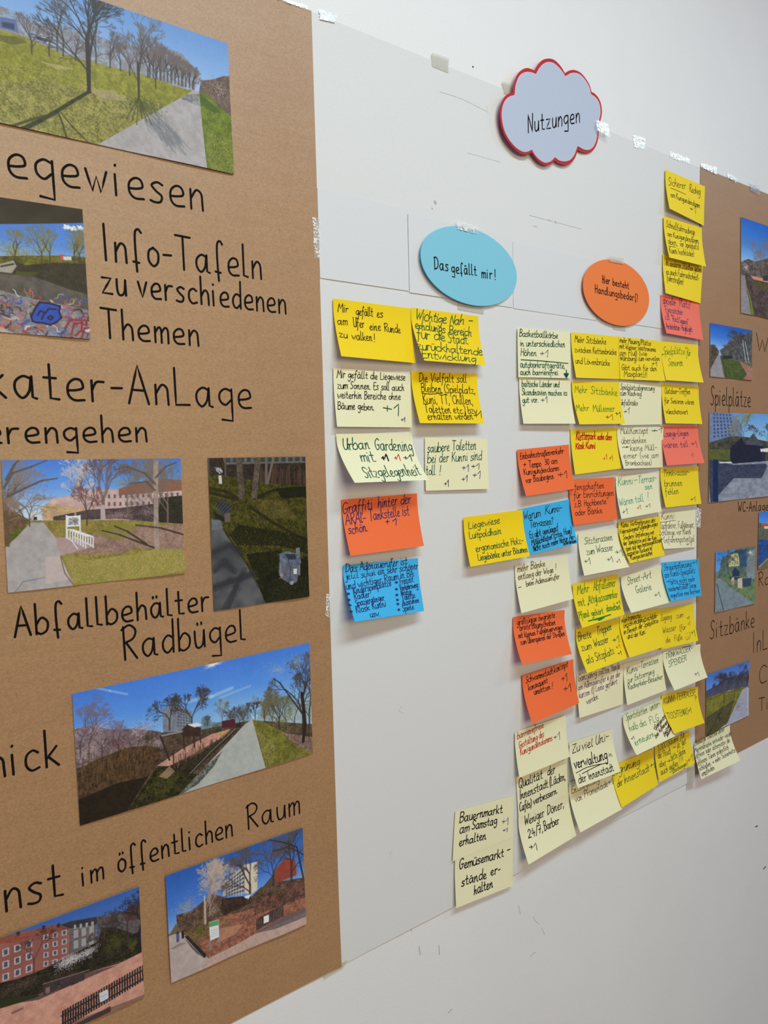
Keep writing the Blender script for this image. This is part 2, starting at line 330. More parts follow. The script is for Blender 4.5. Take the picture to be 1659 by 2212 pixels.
# ------------------------------------------------------------------ printed photographs: the picture is a fine colour grid on the sheet
def fbm(w, h, cell, rng, oct=3):
    out = np.zeros((h, w), np.float32); amp = 1; tot = 0
    for _ in range(oct):
        gw, gh = max(2, int(w / cell) + 2), max(2, int(h / cell) + 2); g = rng.random((gh, gw), dtype=np.float32)
        y = np.linspace(0, gh - 1.001, h); x = np.linspace(0, gw - 1.001, w); y0 = y.astype(int); x0 = x.astype(int)
        fy = (y - y0)[:, None]; fx = (x - x0)[None]
        out += amp * ((g[y0][:, x0] * (1 - fx) + g[y0][:, x0 + 1] * fx) * (1 - fy) + (g[y0 + 1][:, x0] * (1 - fx) + g[y0 + 1][:, x0 + 1] * fx) * fy)
        tot += amp; amp *= .6; cell = max(1.0, cell / 2)
    return out / tot
class Pic:
    def __init__(s, reg, corners, dens, seed, vd=None, off=.0022):
        """corners TL TR BR BL of the print (survey points); dens canvas points per metre"""
        s.reg = reg; s.off = off; s.c = [np.array(un(*p, off)) for p in corners]
        s.W = int(np.linalg.norm(s.c[1] - s.c[0]) * dens); s.H = int(np.linalg.norm(s.c[3] - s.c[0]) * (vd or dens))
        s.img = np.zeros((s.H, s.W, 3), np.float32); s.rng = np.random.default_rng(seed); s.rnd = random.Random(seed)
        s.Mi = np.linalg.inv(np.array([s.c[1] - s.c[0], s.c[3] - s.c[0]]).T)
        s.n1 = fbm(s.W, s.H, 2.5, s.rng, 2); s.n2 = fbm(s.W, s.H, 9, s.rng, 3); s.n3 = fbm(s.W, s.H, 40, s.rng, 3)
        s.yy, s.xx = np.mgrid[0:s.H, 0:s.W].astype(np.float32)
        s.k = dens * U / 1565.0
    def m(s, pts):
        out = []
        for p in pts:
            w = np.array(un(*zp(s.reg, *p), s.off)); q = s.Mi @ (w - s.c[0]); out.append((q[0] * s.W, q[1] * s.H))
        return np.array(out)
    def sky(s, stops, v1=1.0):
        v = (s.yy[:, 0] + .5) / s.H / v1; ps = [a for a, _ in stops]
        for c in range(3): s.img[:, :, c] = np.interp(v, ps, [b[c] for _, b in stops])[:, None]
        s.img += ((s.n1 - .5) * 7 + (s.n3 - .5) * 10)[:, :, None]
    def mask(s, pts, soft=0):
        P = s.m(pts); m = np.zeros((s.H, s.W), np.float32)
        x0, x1 = int(max(0, P[:, 0].min() - 1)), int(min(s.W, P[:, 0].max() + 2)); y0, y1 = int(max(0, P[:, 1].min() - 1)), int(min(s.H, P[:, 1].max() + 2))
        if x1 <= x0 or y1 <= y0: return m
        for ox, oy in ((.25, .25), (.75, .25), (.25, .75), (.75, .75)):
            X = s.xx[y0:y1, x0:x1] + ox; Y = s.yy[y0:y1, x0:x1] + oy; ins = np.zeros(X.shape, bool)
            for (ax, ay), (bx, by) in zip(P, np.roll(P, -1, 0)):
                if ay == by: continue
                ins ^= ((ay > Y) != (by > Y)) & (X < (bx - ax) * (Y - ay) / (by - ay) + ax)
            m[y0:y1, x0:x1] += ins * .25
        return m
    def mix(s, m, col): s.img += (np.asarray(col, np.float32) - s.img) * m[:, :, None]
    def poly(s, pts, c1, c2=None, n=None, con=2.2, a=1.0, rag=0):
        m = s.mask(pts) * a
        if rag: m = np.clip(m * (1 + 0) - rag * (s.n2 > .56) * m, 0, 1)
        if c2 is None: s.mix(m, c1); return
        t = np.clip(((s.n1 * .5 + s.n2 * .5 if n is None else n) - .5) * con + .5, 0, 1)[:, :, None]
        s.mix(m, np.array(c1, np.float32) * (1 - t) + np.array(c2, np.float32) * t)
    def line(s, pts, w, col, a=1.0, w2=None):
        P = s.m(pts); n = len(P) - 1
        for i in range(n):
            (ax, ay), (bx, by) = P[i], P[i + 1]; wa = (w + ((w2 or w) - w) * i / max(1, n)) * s.k; s.seg(ax, ay, bx, by, wa, col, a)
    def seg(s, ax, ay, bx, by, w, col, a=1.0):
        r = w / 2 + 1
        x0, x1 = int(max(0, min(ax, bx) - r)), int(min(s.W, max(ax, bx) + r + 1)); y0, y1 = int(max(0, min(ay, by) - r)), int(min(s.H, max(ay, by) + r + 1))
        if x1 <= x0 or y1 <= y0: return
        X = s.xx[y0:y1, x0:x1] + .5 - ax; Y = s.yy[y0:y1, x0:x1] + .5 - ay; dx, dy = bx - ax, by - ay; L = dx * dx + dy * dy + 1e-6
        t = np.clip((X * dx + Y * dy) / L, 0, 1); d = np.hypot(X - t * dx, Y - t * dy)
        m = np.clip(w / 2 + .5 - d, 0, min(1, w)) * a; v = s.img[y0:y1, x0:x1]; v += (np.asarray(col, np.float32) - v) * m[:, :, None]
    def tree(s, x, y, top, col, w=5, spread=.55, depth=7, lean=0, a=.85, twig=None):
        """bare tree from its foot at x,y to about top (y)"""
        (bx, by), (tx, ty) = s.m([(x, y), (x + lean, top)]); H = math.hypot(tx - bx, ty - by); R = s.rnd
        def br(x, y, ang, L, w, d):
            ex, ey = x + math.cos(ang) * L, y - math.sin(ang) * L
            c = col if d > 3 or twig is None else twig
            s.seg(x, y, ex, ey, max(w, .55), c, a if d > 2 else a * .75)
            if d <= 0: return
            for k in range(R.choice((2, 2, 3))):
                br(ex, ey, ang + R.uniform(-spread, spread), L * R.uniform(.62, .86), w * .66, d - 1)
            if d > 3 and R.random() < .6:
                br(x + (ex - x) * .6, y + (ey - y) * .6, ang + R.choice((-1, 1)) * R.uniform(.4, .9), L * .6, w * .45, d - 2)
        br(bx, by, math.atan2(by - ty, tx - bx), H * .27, w * s.k, depth)
    def specks(s, x, y, rx, ry, n, cols, size=1.0, a=.8):
        (cx, cy), (ex, _), (_, ey) = s.m([(x, y), (x + rx, y), (x, y + ry)]); rx, ry = abs(ex - cx), abs(ey - cy)
        t = s.rng.random(n) * 2 * np.pi; r = np.minimum(np.abs(s.rng.normal(0, .58, n)), 1.35) * (.8 + .25 * np.sin(3 * t + n) + .15 * np.sin(7 * t + x)); X = (cx + np.cos(t) * r * rx).astype(int); Y = (cy + np.sin(t) * r * ry).astype(int)
        C = np.array(cols, np.float32)[s.rng.integers(0, len(cols), n)]; z = max(1, int(round(size * s.k)))
        for dy in range(z):
            for dx in range(z):
                ok = (X + dx >= 0) & (X + dx < s.W) & (Y + dy >= 0) & (Y + dy < s.H)
                v = s.img[Y[ok] + dy, X[ok] + dx]; s.img[Y[ok] + dy, X[ok] + dx] = v + (C[ok] - v) * a
    def inpoly(s, pts, n, cols, size=1.0, a=.8):
        m = s.mask(pts) > .5; Y, X = np.nonzero(m)
        if len(Y) == 0: return
        i = s.rng.integers(0, len(Y), n); C = np.array(cols, np.float32)[s.rng.integers(0, len(cols), n)]; z = max(1, int(round(size * s.k)))
        for dy in range(z):
            for dx in range(z):
                yy = np.minimum(Y[i] + dy, s.H - 1); xx = np.minimum(X[i] + dx, s.W - 1); v = s.img[yy, xx]; s.img[yy, xx] = v + (C - v) * a
    def windows(s, a, b, c, d, nx, ny, col, fx=.4, fy=.5, frame=None):
        a, b, c, d = map(np.array, (a, b, c, d))
        f = lambda u, v: tuple((a * (1 - u) + b * u) * (1 - v) + (d * (1 - u) + c * u) * v)
        for j in range(ny):
            for i in range(nx):
                u0, v0 = (i + .5 - fx / 2) / nx, (j + .5 - fy / 2) / ny; u1, v1 = u0 + fx / nx, v0 + fy / ny
                if frame: e = .12 / nx; g = .08 / ny; s.poly([f(u0 - e, v0 - g), f(u1 + e, v0 - g), f(u1 + e, v1 + g), f(u0 - e, v1 + g)], frame)
                s.poly([f(u0, v0), f(u1, v0), f(u1, v1), f(u0, v1)], col)
    def build(s, label, group, gain):
        V = []; H_, W_ = s.H, s.W
        U_, V_ = np.meshgrid(np.linspace(0, 1, W_), np.linspace(0, 1, H_))
        a, b, c, d = s.c
        XZ = (a * (1 - U_)[..., None] + b * U_[..., None]) * (1 - V_)[..., None] + (d * (1 - U_)[..., None] + c * U_[..., None]) * V_[..., None]
        Y = -np.full((H_, W_), s.off) - .0006 * np.sin(U_ * 5 + s.k) * np.sin(V_ * 4) - .0014 * V_ ** 6 * (1 + np.sin(U_ * 9)) * .5
        co = np.stack([XZ[..., 0], Y, XZ[..., 1]], -1).reshape(-1, 3); n = len(co)
        rim = np.concatenate([np.arange(W_), np.arange(1, H_) * W_ + W_ - 1, (H_ - 1) * W_ + np.arange(W_ - 2, -1, -1), np.arange(H_ - 2, 0, -1) * W_])
        front = co[rim].copy(); back = front.copy(); back[:, 1] += .00025; nr = len(rim); co = np.concatenate([co, front, back])
        i = np.arange((H_ - 1) * (W_ - 1)); r = i // (W_ - 1) * W_ + i % (W_ - 1)
        F1 = np.stack([r, r + W_, r + W_ + 1, r + 1], -1); k = np.arange(len(rim)); k2 = (k + 1) % len(rim)
        F2 = np.stack([n + k, n + k2, n + nr + k2, n + nr + k], -1); Fa = np.concatenate([F1, F2]).astype(np.int32)
        me = bpy.data.meshes.new('photo_print'); me.vertices.add(len(co)); me.loops.add(Fa.size); me.polygons.add(len(Fa))
        me.vertices.foreach_set('co', co.astype(np.float32).ravel()); me.loops.foreach_set('vertex_index', Fa.ravel())
        me.polygons.foreach_set('loop_start', np.arange(0, Fa.size, 4, dtype=np.int32)); me.polygons.foreach_set('use_smooth', np.arange(len(Fa)) < len(F1)); me.update(calc_edges=True); me.validate()
        img = np.clip(s.img, 0, 255); lc = np.clip(s2l(img) * gain, 0, .93).reshape(-1, 3); lc = np.concatenate([lc, np.full((2 * nr, 3), .75)])
        at = me.color_attributes.new('picture', 'FLOAT_COLOR', 'POINT')
        at.data.foreach_set('color', np.concatenate([lc, np.ones((len(lc), 1))], 1).astype(np.float32).ravel())
        me.materials.append(M['print'])
        o = bpy.data.objects.new('photo_print', me); COL.objects.link(o); recentre(o)
        return tag(o, label, 'photo', group)

GRP_L = 'park photos pasted on the left brown paper'; GRP_R = 'park photos pasted on the right brown paper'
DN = 1750
def photo_path():
    tr, br = np.array(un(492, 94, .0022)), np.array(un(505, 377, .0022)); w = tr - br; hgt = np.linalg.norm(w); w /= hgt
    d = np.array([w[1], -w[0]]); Lw = hgt * 1.99           # the left part lies outside the frame; same 2:1 format as the other wide print
    p = Pic('r1', [proj((c[0], -.0022, c[1])) for c in (tr - d * Lw, tr, br, br - d * Lw)], DN, 3)
    p.sky([(0, (108, 152, 216)), (.3, (142, 180, 230)), (.55, (196, 212, 236)), (1, (196, 212, 236))])
    p.poly([(-300, 30), (0, 30), (60, 55), (100, 70), (170, 110), (300, 130), (450, 165), (560, 205), (700, 235), (800, 235), (900, 260), (960, 330), (1000, 400), (960, 460), (700, 380), (300, 290), (-300, 180)], (126, 114, 108), (160, 152, 150), con=3, a=.75, rag=.5)
    p.poly([(0, 85), (80, 100), (92, 165), (0, 140)], (96, 112, 160)); p.poly([(10, 110), (70, 120), (72, 150), (10, 135)], (60, 66, 96))
    p.poly([(175, 165), (270, 190), (275, 228), (180, 200)], (190, 204, 226)); p.poly([(180, 180), (235, 196), (235, 212), (182, 198)], (52, 58, 80))
    p.poly([(-300, 110), (0, 150), (140, 190), (300, 265), (520, 325), (700, 366), (900, 435), (962, 452), (800, 720), (480, 800), (-300, 760)], (166, 162, 60), (118, 116, 34))
    p.poly([(-300, 420), (200, 400), (420, 440), (640, 480), (830, 520), (480, 800), (-300, 760)], (172, 160, 92), (104, 100, 48), con=3.2, a=.85)
    p.inpoly([(-300, 300), (300, 330), (640, 480), (700, 620), (480, 800), (-300, 760)], 9000, [(196, 190, 120), (210, 200, 150), (92, 98, 30), (150, 160, 40)], 1.2, .6)
    p.poly([(0, 175), (90, 185), (140, 215), (60, 225), (0, 205)], (92, 84, 40), a=.6); p.poly([(430, 440), (560, 450), (640, 500), (500, 490)], (178, 160, 128), a=.6)
    p.poly([(195, 305), (300, 325), (370, 345), (280, 345)], (196, 176, 130), a=.6)
    p.poly([(1000, 400), (1060, 395), (1110, 378), (1150, 380), (1160, 590), (990, 460)], (134, 110, 96), (92, 78, 66), con=3)
    p.specks(1090, 450, 60, 60, 900, [(190, 166, 150), (80, 66, 56)], 1)
    p.poly([(988, 455), (1030, 470), (1155, 585), (1180, 900), (1020, 900)], (126, 142, 44), (92, 104, 26), con=3)
    p.inpoly([(1030, 640), (1155, 700), (1170, 880), (1020, 880)], 1500, [(182, 174, 120), (160, 160, 70), (110, 90, 60)], 1.2, .7)
    p.poly([(990, 456), (1100, 560), (1060, 560), (1000, 520)], (74, 96, 26), a=.8)
    p.poly([(480, 722), (962, 450), (990, 452), (1028, 850), (1030, 900), (440, 860)], (168, 160, 160), (186, 180, 180), n=p.n2)
    p.poly([(930, 468), (990, 466), (994, 530), (900, 490)], (120, 116, 120), (160, 156, 160), con=5)
    for i in range(150):
        t = p.rnd.random(); x = 700 + 90 * p.rnd.random() + t * 120; y = 560 + t * 150 + p.rnd.uniform(-20, 20); L = p.rnd.uniform(20, 75)
        p.line([(x, y), (x + L * .75 * p.rnd.uniform(.3, 1.1), y + L * .8)], p.rnd.uniform(1.2, 4.5), (118, 118, 124), .35)
    p.specks(730, 530, 110, 62, 2600, [(66, 78, 26), (90, 96, 40), (50, 60, 20)], 1.3, .55)
    for q in range(6): p.line([(690, 480), (690 + q * 25 - 60, 590 + q % 3 * 15)], 2.5, (62, 70, 24), .6)
    p.line([(445, 455), (360, 505), (280, 555), (200, 600), (90, 655)], 6, (44, 48, 18), .85, 9)
    p.line([(290, 558), (310, 610), (330, 680)], 4, (56, 58, 24), .7); p.line([(305, 560), (360, 630), (440, 710)], 4, (66, 66, 30), .6)
    for k in range(14): p.line([(280 - k * 16, 560 + k * 5), (150 - k * 25, 590 + k * 9)], 3, (70, 70, 34), .35)
    br = (66, 56, 52); tw = (96, 84, 84)
    for x, y, t in [(158, 270, 60), (245, 275, 90), (285, 255, -60), (315, 280, -40), (376, 300, 170), (478, 315, 120), (548, 335, 140), (600, 350, 190), (645, 375, 210), (735, 385, 200), (775, 440, 190)]:
        p.tree(x, y, t, br, 3.2, .5, 6, a=.7, twig=tw)
    for i in range(13): p.tree(745 + i * 18, 380 + i * 5, 185 + i * 11, (70, 58, 52), 3.5 if i % 3 else 5, .6, 6, a=.65, twig=(112, 96, 92))
    p.tree(692, 480, 60, (74, 66, 60), 4.5, .38, 7, a=.85, twig=(110, 98, 96)); p.tree(443, 455, -120, (58, 52, 48), 7.5, .45, 8, a=.9)
    p.line([(443, 455), (432, 200)], 7, (58, 50, 46)); p.line([(692, 478), (686, 310)], 4.5, (70, 60, 54))
    return p.build('print of a park path beside a sloping meadow, topmost on the left brown paper', GRP_L, GAIN[0])

def photo_graffiti():
    p = Pic('r2', [(-150, 404), (178, 452), (195, 733), (-140, 706)], DN, 5)
    p.sky([(0, (70, 120, 205)), (.3, (84, 138, 218)), (.5, (170, 200, 236)), (1, (170, 200, 236))])
    p.poly([(-500, 0), (0, 55), (415, 118), (418, 186), (0, 192), (-500, 186)], (58, 53, 46), (40, 36, 32), n=p.n3)
    for x, y, r in ((330, 205, 22), (365, 212, 26), (395, 208, 16)): p.specks(x, y, r, 9, 240, [(240, 244, 250), (220, 230, 244)], 2, .7)
    for x, y, rx, ry in ((60, 320, 70, 70), (215, 300, 70, 90), (370, 300, 55, 85), (120, 350, 80, 40), (-80, 320, 80, 60)):
        p.specks(x, y, rx, ry, 1500, [(150, 146, 40), (120, 116, 36), (176, 170, 70), (92, 84, 40)], 1.2, .6)
    p.poly([(-500, 360), (100, 345), (300, 340), (440, 350), (440, 420), (-500, 440)], (120, 116, 40), (70, 66, 34), con=3)
    for x, t in ((70, 200), (200, 180), (240, 195), (360, 200), (385, 215), (-60, 200)): p.tree(x, 380, t, (74, 62, 48), 3, .6, 6, a=.7, twig=(124, 112, 70))
    p.poly([(290, 335), (306, 335), (306, 362), (290, 362)], (200, 80, 84)); p.poly([(306, 345), (345, 345), (345, 364), (306, 362)], (206, 206, 210))
    p.poly([(-500, 395), (0, 390), (70, 375), (120, 390), (260, 375), (430, 380), (450, 620), (0, 530), (-500, 470)], (60, 56, 46), (42, 40, 32), con=3)
    p.poly([(-300, 400), (0, 385), (60, 368), (76, 395), (50, 430), (0, 425), (-300, 440)], (150, 146, 136), (170, 166, 150)); p.line([(0, 398), (60, 385)], 3, (50, 46, 40))
    p.poly([(70, 420), (190, 425), (140, 445), (70, 445)], (74, 84, 34), a=.8)
    p.poly([(-500, 440), (0, 432), (160, 445), (320, 500), (435, 530), (440, 606), (0, 518), (-500, 470)], (98, 92, 88), (76, 72, 70), n=p.n2)
    p.poly([(-500, 450), (0, 516), (120, 545), (260, 570), (440, 604), (460, 800), (-500, 800)], (156, 148, 150), (112, 102, 110), con=3)
    R = p.rnd; cs = [(176, 60, 60), (60, 80, 170), (220, 214, 214), (50, 44, 48), (150, 110, 80), (110, 140, 190), (196, 100, 110), (90, 80, 100)]
    for i in range(260):
        x, y = R.uniform(-300, 450), R.uniform(540, 770); a = R.uniform(0, 6.28); q = [(x, y)]
        for _ in range(5): a += R.uniform(-1.1, 1.1); x += 13 * math.cos(a); y += 9 * math.sin(a); q.append((x, y))
        p.line(q, R.uniform(1, 4), R.choice(cs), .65)
    b = [(140, 640), (160, 600), (182, 568), (230, 572), (282, 585), (275, 612), (286, 640), (262, 662), (230, 677), (196, 668), (168, 668), (146, 662)]
    p.poly(b, (34, 84, 190), (26, 70, 166)); p.line(b + b[:1], 3.5, (18, 22, 60))
    p.line([(205, 625), (225, 600), (262, 600)], 3, (18, 22, 60)); p.line([(220, 640), (236, 632), (246, 642), (232, 652), (220, 645)], 3, (18, 22, 60)); p.line([(170, 632), (185, 610), (205, 618), (190, 650)], 3, (18, 22, 60))
    for q in ([(330, 720), (345, 670), (385, 660), (380, 700), (350, 725)], [(370, 760), (395, 690), (435, 680), (430, 740), (400, 765)], [(300, 690), (330, 650), (420, 650)], [(290, 750), (330, 735), (360, 750)]): p.line(q, 4, (140, 40, 50), .8)
    p.poly([(-500, 640), (0, 695), (100, 745), (-100, 800), (-500, 800)], (206, 180, 166), (186, 160, 150), a=.8)
    return p.build('print of a graffiti covered ramp under a dark bridge, on the left brown paper', GRP_L, GAIN[1])

def photo_rack():
    p = Pic('r3', [(2.3, 994), (390.3, 990.4), (399.5, 1237.8), (17, 1280.4)], DN, 7)
    p.sky([(0, (62, 116, 205)), (.22, (98, 150, 222)), (.42, (186, 208, 236)), (1, (186, 208, 236))])
    p.poly([(0, 420), (140, 402), (870, 400), (880, 700), (0, 800)], (140, 124, 80), (112, 98, 62), con=3)
    p.poly([(200, 340), (250, 300), (330, 285), (400, 265), (560, 255), (640, 235), (760, 225), (860, 230), (862, 400), (200, 400)], (206, 178, 170), (178, 150, 146), n=p.n2)
    p.poly([(560, 255), (640, 225), (760, 205), (860, 215), (860, 262), (560, 285)], (150, 96, 74), (120, 84, 74)); p.windows((420, 275), (850, 262), (850, 340), (420, 345), 16, 2, (96, 90, 100))
    p.poly([(200, 335), (230, 320), (400, 345), (400, 400), (200, 400)], (210, 170, 110), (150, 130, 90), a=.7)
    p.poly([(250, 385), (420, 352), (560, 345), (720, 325), (865, 330), (870, 425), (560, 395), (400, 400), (250, 408)], (88, 76, 76), (58, 50, 52), con=3)
    p.poly([(720, 300), (866, 285), (870, 420), (730, 412)], (56, 52, 44), (34, 34, 28), con=3)
    for x, y in ((560, 375), (600, 380), (530, 385), (690, 365)): p.specks(x, y, 50, 28, 420, [(170, 140, 140), (120, 96, 100)], 1.2, .6)
    p.poly([(10, 400), (30, 330), (70, 360), (140, 400), (60, 500), (20, 540)], (120, 92, 66), (84, 66, 48), con=3)
    p.poly([(180, 405), (250, 402), (560, 400), (870, 420), (880, 660), (350, 720), (270, 500)], (150, 134, 74), (116, 104, 50), con=3)
    p.poly([(420, 470), (600, 430), (870, 425), (878, 560), (640, 530), (560, 560), (300, 560), (290, 500)], (160, 130, 116), (126, 100, 90), con=3)
    p.poly([(440, 460), (540, 415), (660, 430), (560, 500)], (120, 120, 44), a=.6)
    p.poly([(290, 560), (420, 590), (640, 560), (740, 535), (875, 540), (880, 640), (560, 690), (350, 712)], (134, 128, 58), (160, 140, 84), con=3)
    p.inpoly([(300, 570), (740, 540), (875, 545), (880, 640), (350, 705)], 2600, [(196, 190, 130), (110, 116, 36), (170, 170, 70)], 1.3, .6)
    p.poly([(45, 500), (60, 450), (140, 425), (130, 455), (80, 490)], (98, 108, 40), (70, 80, 30))
    p.poly([(145, 412), (205, 412), (260, 480), (285, 570), (355, 720), (20, 800), (25, 530), (80, 480)], (172, 166, 166), (156, 150, 150), n=p.n2)
    p.poly([(215, 575), (285, 568), (330, 680), (215, 700)], (190, 176, 172), (176, 160, 158)); p.line([(285, 570), (305, 650), (350, 712)], 2, (110, 96, 70))
    p.poly([(260, 485), (320, 480), (450, 525), (300, 565), (285, 570)], (176, 150, 148), (160, 136, 132)); p.line([(70, 740), (110, 690), (210, 670)], 1.5, (96, 92, 92), .7)
    p.poly([(140, 365), (180, 365), (180, 400), (140, 405)], (206, 206, 206)); p.poly([(158, 385), (175, 385), (175, 400), (158, 400)], (30, 26, 26))
    for x, t, w in ((15, 40, 9), (40, 130, 6), (110, 260, 3), (140, 250, 3)): p.tree(x, 520 if x < 60 else 430, t, (92, 76, 62), w, .75, 7, a=.8, twig=(128, 110, 98))
    for q in ([(20, 250), (60, 180), (150, 150), (220, 120)], [(40, 290), (120, 250), (200, 215), (270, 205)], [(30, 210), (70, 140), (90, 118)]): p.line(q, 5, (84, 74, 66), .85, 2)
    p.tree(355, 390, 120, (176, 160, 156), 4, .5, 7, a=.8, twig=(190, 180, 180)); p.tree(486, 400, 60, (110, 92, 92), 8, .55, 8, a=.75, twig=(96, 76, 80)); p.tree(410, 425, 220, (70, 60, 60), 3, .5, 6, twig=(120, 70, 64))
    p.tree(600, 380, 110, (110, 96, 90), 3.5, .6, 7, a=.7); p.tree(790, 420, 80, (120, 106, 96), 4, .6, 7, a=.8); p.tree(740, 440, 120, (110, 98, 90), 4, .6, 7, a=.8)
    p.specks(570, 230, 60, 40, 500, [(150, 146, 60), (120, 110, 60)], 1.3, .5)
    p.poly([(722, 118), (745, 118), (748, 540), (725, 540)], (172, 152, 142), (136, 118, 110)); p.poly([(474, 330), (494, 330), (498, 402), (474, 402)], (176, 158, 156))
    for q in ([(730, 230), (680, 180), (600, 150), (540, 165)], [(735, 200), (780, 150), (830, 130)], [(728, 260), (690, 220), (610, 230)]): p.line(q, 5, (90, 80, 72), .85, 2)
    for q in ([(724, 532), (640, 500), (560, 470), (480, 450)], [(690, 515), (600, 455), (540, 430)], [(860, 470), (760, 440), (640, 425)]): p.line(q, 4, (50, 44, 36), .85, 2)
    for i in range(8):
        f = i / 7; x0, yb, yt = 330 + 85 * f, 480 + 50 * f, 445 + 30 * f
        p.line([(x0 - 12, yb + 3), (x0 - 12, yt + 4), (x0 - 5, yt), (x0 + 18, yt + 2), (x0 + 24, yt + 6), (x0 + 24, yb)], 2.2, (224, 230, 236), .95)
    p.line([(318, 486), (340, 500), (365, 536)], 2, (210, 214, 220)); p.line([(345, 480), (440, 524)], 2, (210, 214, 220))
    p.line([(313, 380), (314, 485)], 3, (210, 212, 216)); p.line([(376, 380), (378, 470)], 3, (210, 212, 216)); p.poly([(313, 382), (377, 380), (377, 430), (314, 434)], (222, 222, 222))
    for i in range(22): p.line([(320 + p.rnd.random() * 50, 388 + p.rnd.random() * 38) for _ in range(2)], 2, (110, 110, 116), .6)
    return p.build('print of a path with white bicycle hoops, left of the litter bin print', GRP_L, GAIN[2])

def photo_bin():
    p = Pic('r3', [(448.9, 989.5), (659.7, 985.8), (667.5, 1288.2), (461.8, 1320.2)], DN, 9)
    p.sky([(0, (70, 66, 30)), (.3, (78, 76, 28)), (.6, (52, 52, 18)), (1, (28, 30, 14))])
    p.poly([(970, 180), (1450, 190), (1480, 900), (970, 900)], (88, 84, 26), (44, 44, 14), con=3.4)
    p.inpoly([(985, 200), (1450, 200), (1460, 560), (1100, 560), (990, 380)], 4200, [(128, 118, 40), (104, 96, 34), (40, 42, 14), (150, 136, 70)], 1.2, .55)
    p.poly([(1190, 300), (1350, 310), (1400, 400), (1240, 390)], (124, 104, 62), (88, 80, 34), a=.5)
    p.poly([(970, 100), (1450, 95), (1450, 236), (1300, 230), (1050, 190), (970, 190)], (64, 54, 44), (38, 32, 28), con=3)
    p.poly([(1050, 100), (1450, 95), (1450, 130), (1060, 140)], (120, 116, 112), (90, 88, 88)); p.windows((1060, 104), (1450, 100), (1450, 128), (1060, 135), 12, 1, (60, 66, 60), .6, .7)
    for i in range(70): x = p.rnd.uniform(1200, 1445); p.line([(x, 232), (x + p.rnd.uniform(-8, 8), 140 + p.rnd.random() * 40)], 1.6, p.rnd.choice([(104, 76, 54), (54, 40, 34), (84, 66, 54)]), .7)
    for q in ([(980, 250), (1060, 265), (1125, 300)], [(985, 270), (1100, 300)], [(1200, 300), (1290, 260), (1450, 250)], [(1180, 340), (1300, 420), (1450, 500)]): p.line(q, 7, (34, 34, 16), .75)
    for pts in ([(1120, 420), (1300, 450), (1450, 480), (1455, 560), (1320, 520), (1120, 520), (1080, 470)], [(1160, 560), (1330, 540), (1350, 650), (1260, 700), (1200, 660)], [(1300, 250), (1450, 240), (1450, 290), (1330, 300)]): p.inpoly(pts, 5200, [(26, 28, 12), (40, 42, 16), (18, 20, 10)], 2.2, .5)
    p.poly([(1200, 690), (1470, 560), (1480, 800), (1260, 800)], (30, 34, 14), (18, 20, 10), a=.8, con=3); p.inpoly([(1260, 720), (1460, 640), (1470, 770), (1290, 790)], 900, [(70, 74, 30), (96, 100, 50), (14, 16, 8)], 1.3, .6)
    p.poly([(995, 395), (1040, 400), (1065, 470), (1150, 590), (1215, 700), (1255, 800), (1000, 840)], (102, 102, 104), (72, 74, 78), n=p.n3, con=2.6)
    p.poly([(1000, 400), (1040, 402), (1052, 440), (1000, 450)], (126, 128, 134), (96, 98, 104))
    for q in ([(1000, 560), (1080, 520), (1140, 560)], [(1005, 720), (1090, 690), (1200, 650)], [(1060, 830), (1120, 720), (1150, 640)], [(1010, 640), (1060, 600), (1100, 640)]): [p.line([(x + p.rnd.uniform(-14, 14), y + p.rnd.uniform(-14, 14)) for x, y in q], p.rnd.uniform(4, 14), (52, 52, 56), .22) for _ in range(9)]
    p.line([(1050, 440), (1090, 500), (1160, 600), (1220, 720)], 3, (46, 42, 30), .6)
    p.poly([(1112, 105), (1140, 105), (1158, 300), (1126, 306)], (110, 98, 84), (66, 58, 50)); p.poly([(1204, 105), (1230, 105), (1212, 300), (1184, 300)], (120, 106, 92), (70, 62, 52))
    p.poly([(1250, 105), (1262, 105), (1262, 232), (1250, 232)], (110, 98, 88)); p.line([(1290, 105), (1262, 228)], 6, (116, 104, 92)); p.line([(1062, 105), (1064, 195)], 4, (90, 82, 76)); p.line([(985, 110), (986, 210)], 3, (90, 82, 76))
    p.poly([(1030, 192), (1045, 190), (1048, 230), (1033, 231)], (226, 222, 216), (190, 186, 182)); p.specks(1028, 162, 14, 10, 160, [(206, 206, 210), (120, 120, 126)], 2, .9); p.specks(1040, 172, 8, 12, 120, [(206, 206, 210), (96, 96, 102)], 2, .9)
    p.poly([(1016, 335), (1048, 300), (1094, 335), (1066, 385), (1040, 372)], (76, 80, 88), (50, 54, 62))
    for i in range(5): p.line([(1020 + i * 9, 335 + i * 8), (1048 + i * 10, 302 + i * 8)], 2, (26, 26, 32), .8)
    p.poly([(1010, 360), (1060, 390), (1056, 408), (1014, 392)], (34, 34, 38)); p.poly([(1058, 372), (1086, 366), (1086, 408), (1060, 412)], (108, 92, 82))
    p.poly([(1396, 532), (1414, 530), (1416, 660), (1396, 660)], (118, 122, 132))
    p.poly([(1320, 590), (1412, 590), (1402, 690), (1374, 704), (1330, 678), (1314, 650)], (112, 116, 128), (84, 88, 102), n=p.n2)
    p.poly([(1318, 560), (1348, 548), (1372, 552), (1412, 560), (1420, 600), (1402, 628), (1372, 615), (1344, 606), (1320, 590)], (124, 134, 152), (80, 88, 106), con=3)
    p.poly([(1344, 560), (1392, 562), (1400, 585), (1360, 588)], (48, 54, 68)); p.line([(1360, 590), (1370, 620), (1366, 690)], 2.5, (64, 68, 82)); p.poly([(1384, 630), (1400, 630), (1400, 655), (1384, 655)], (214, 216, 222))
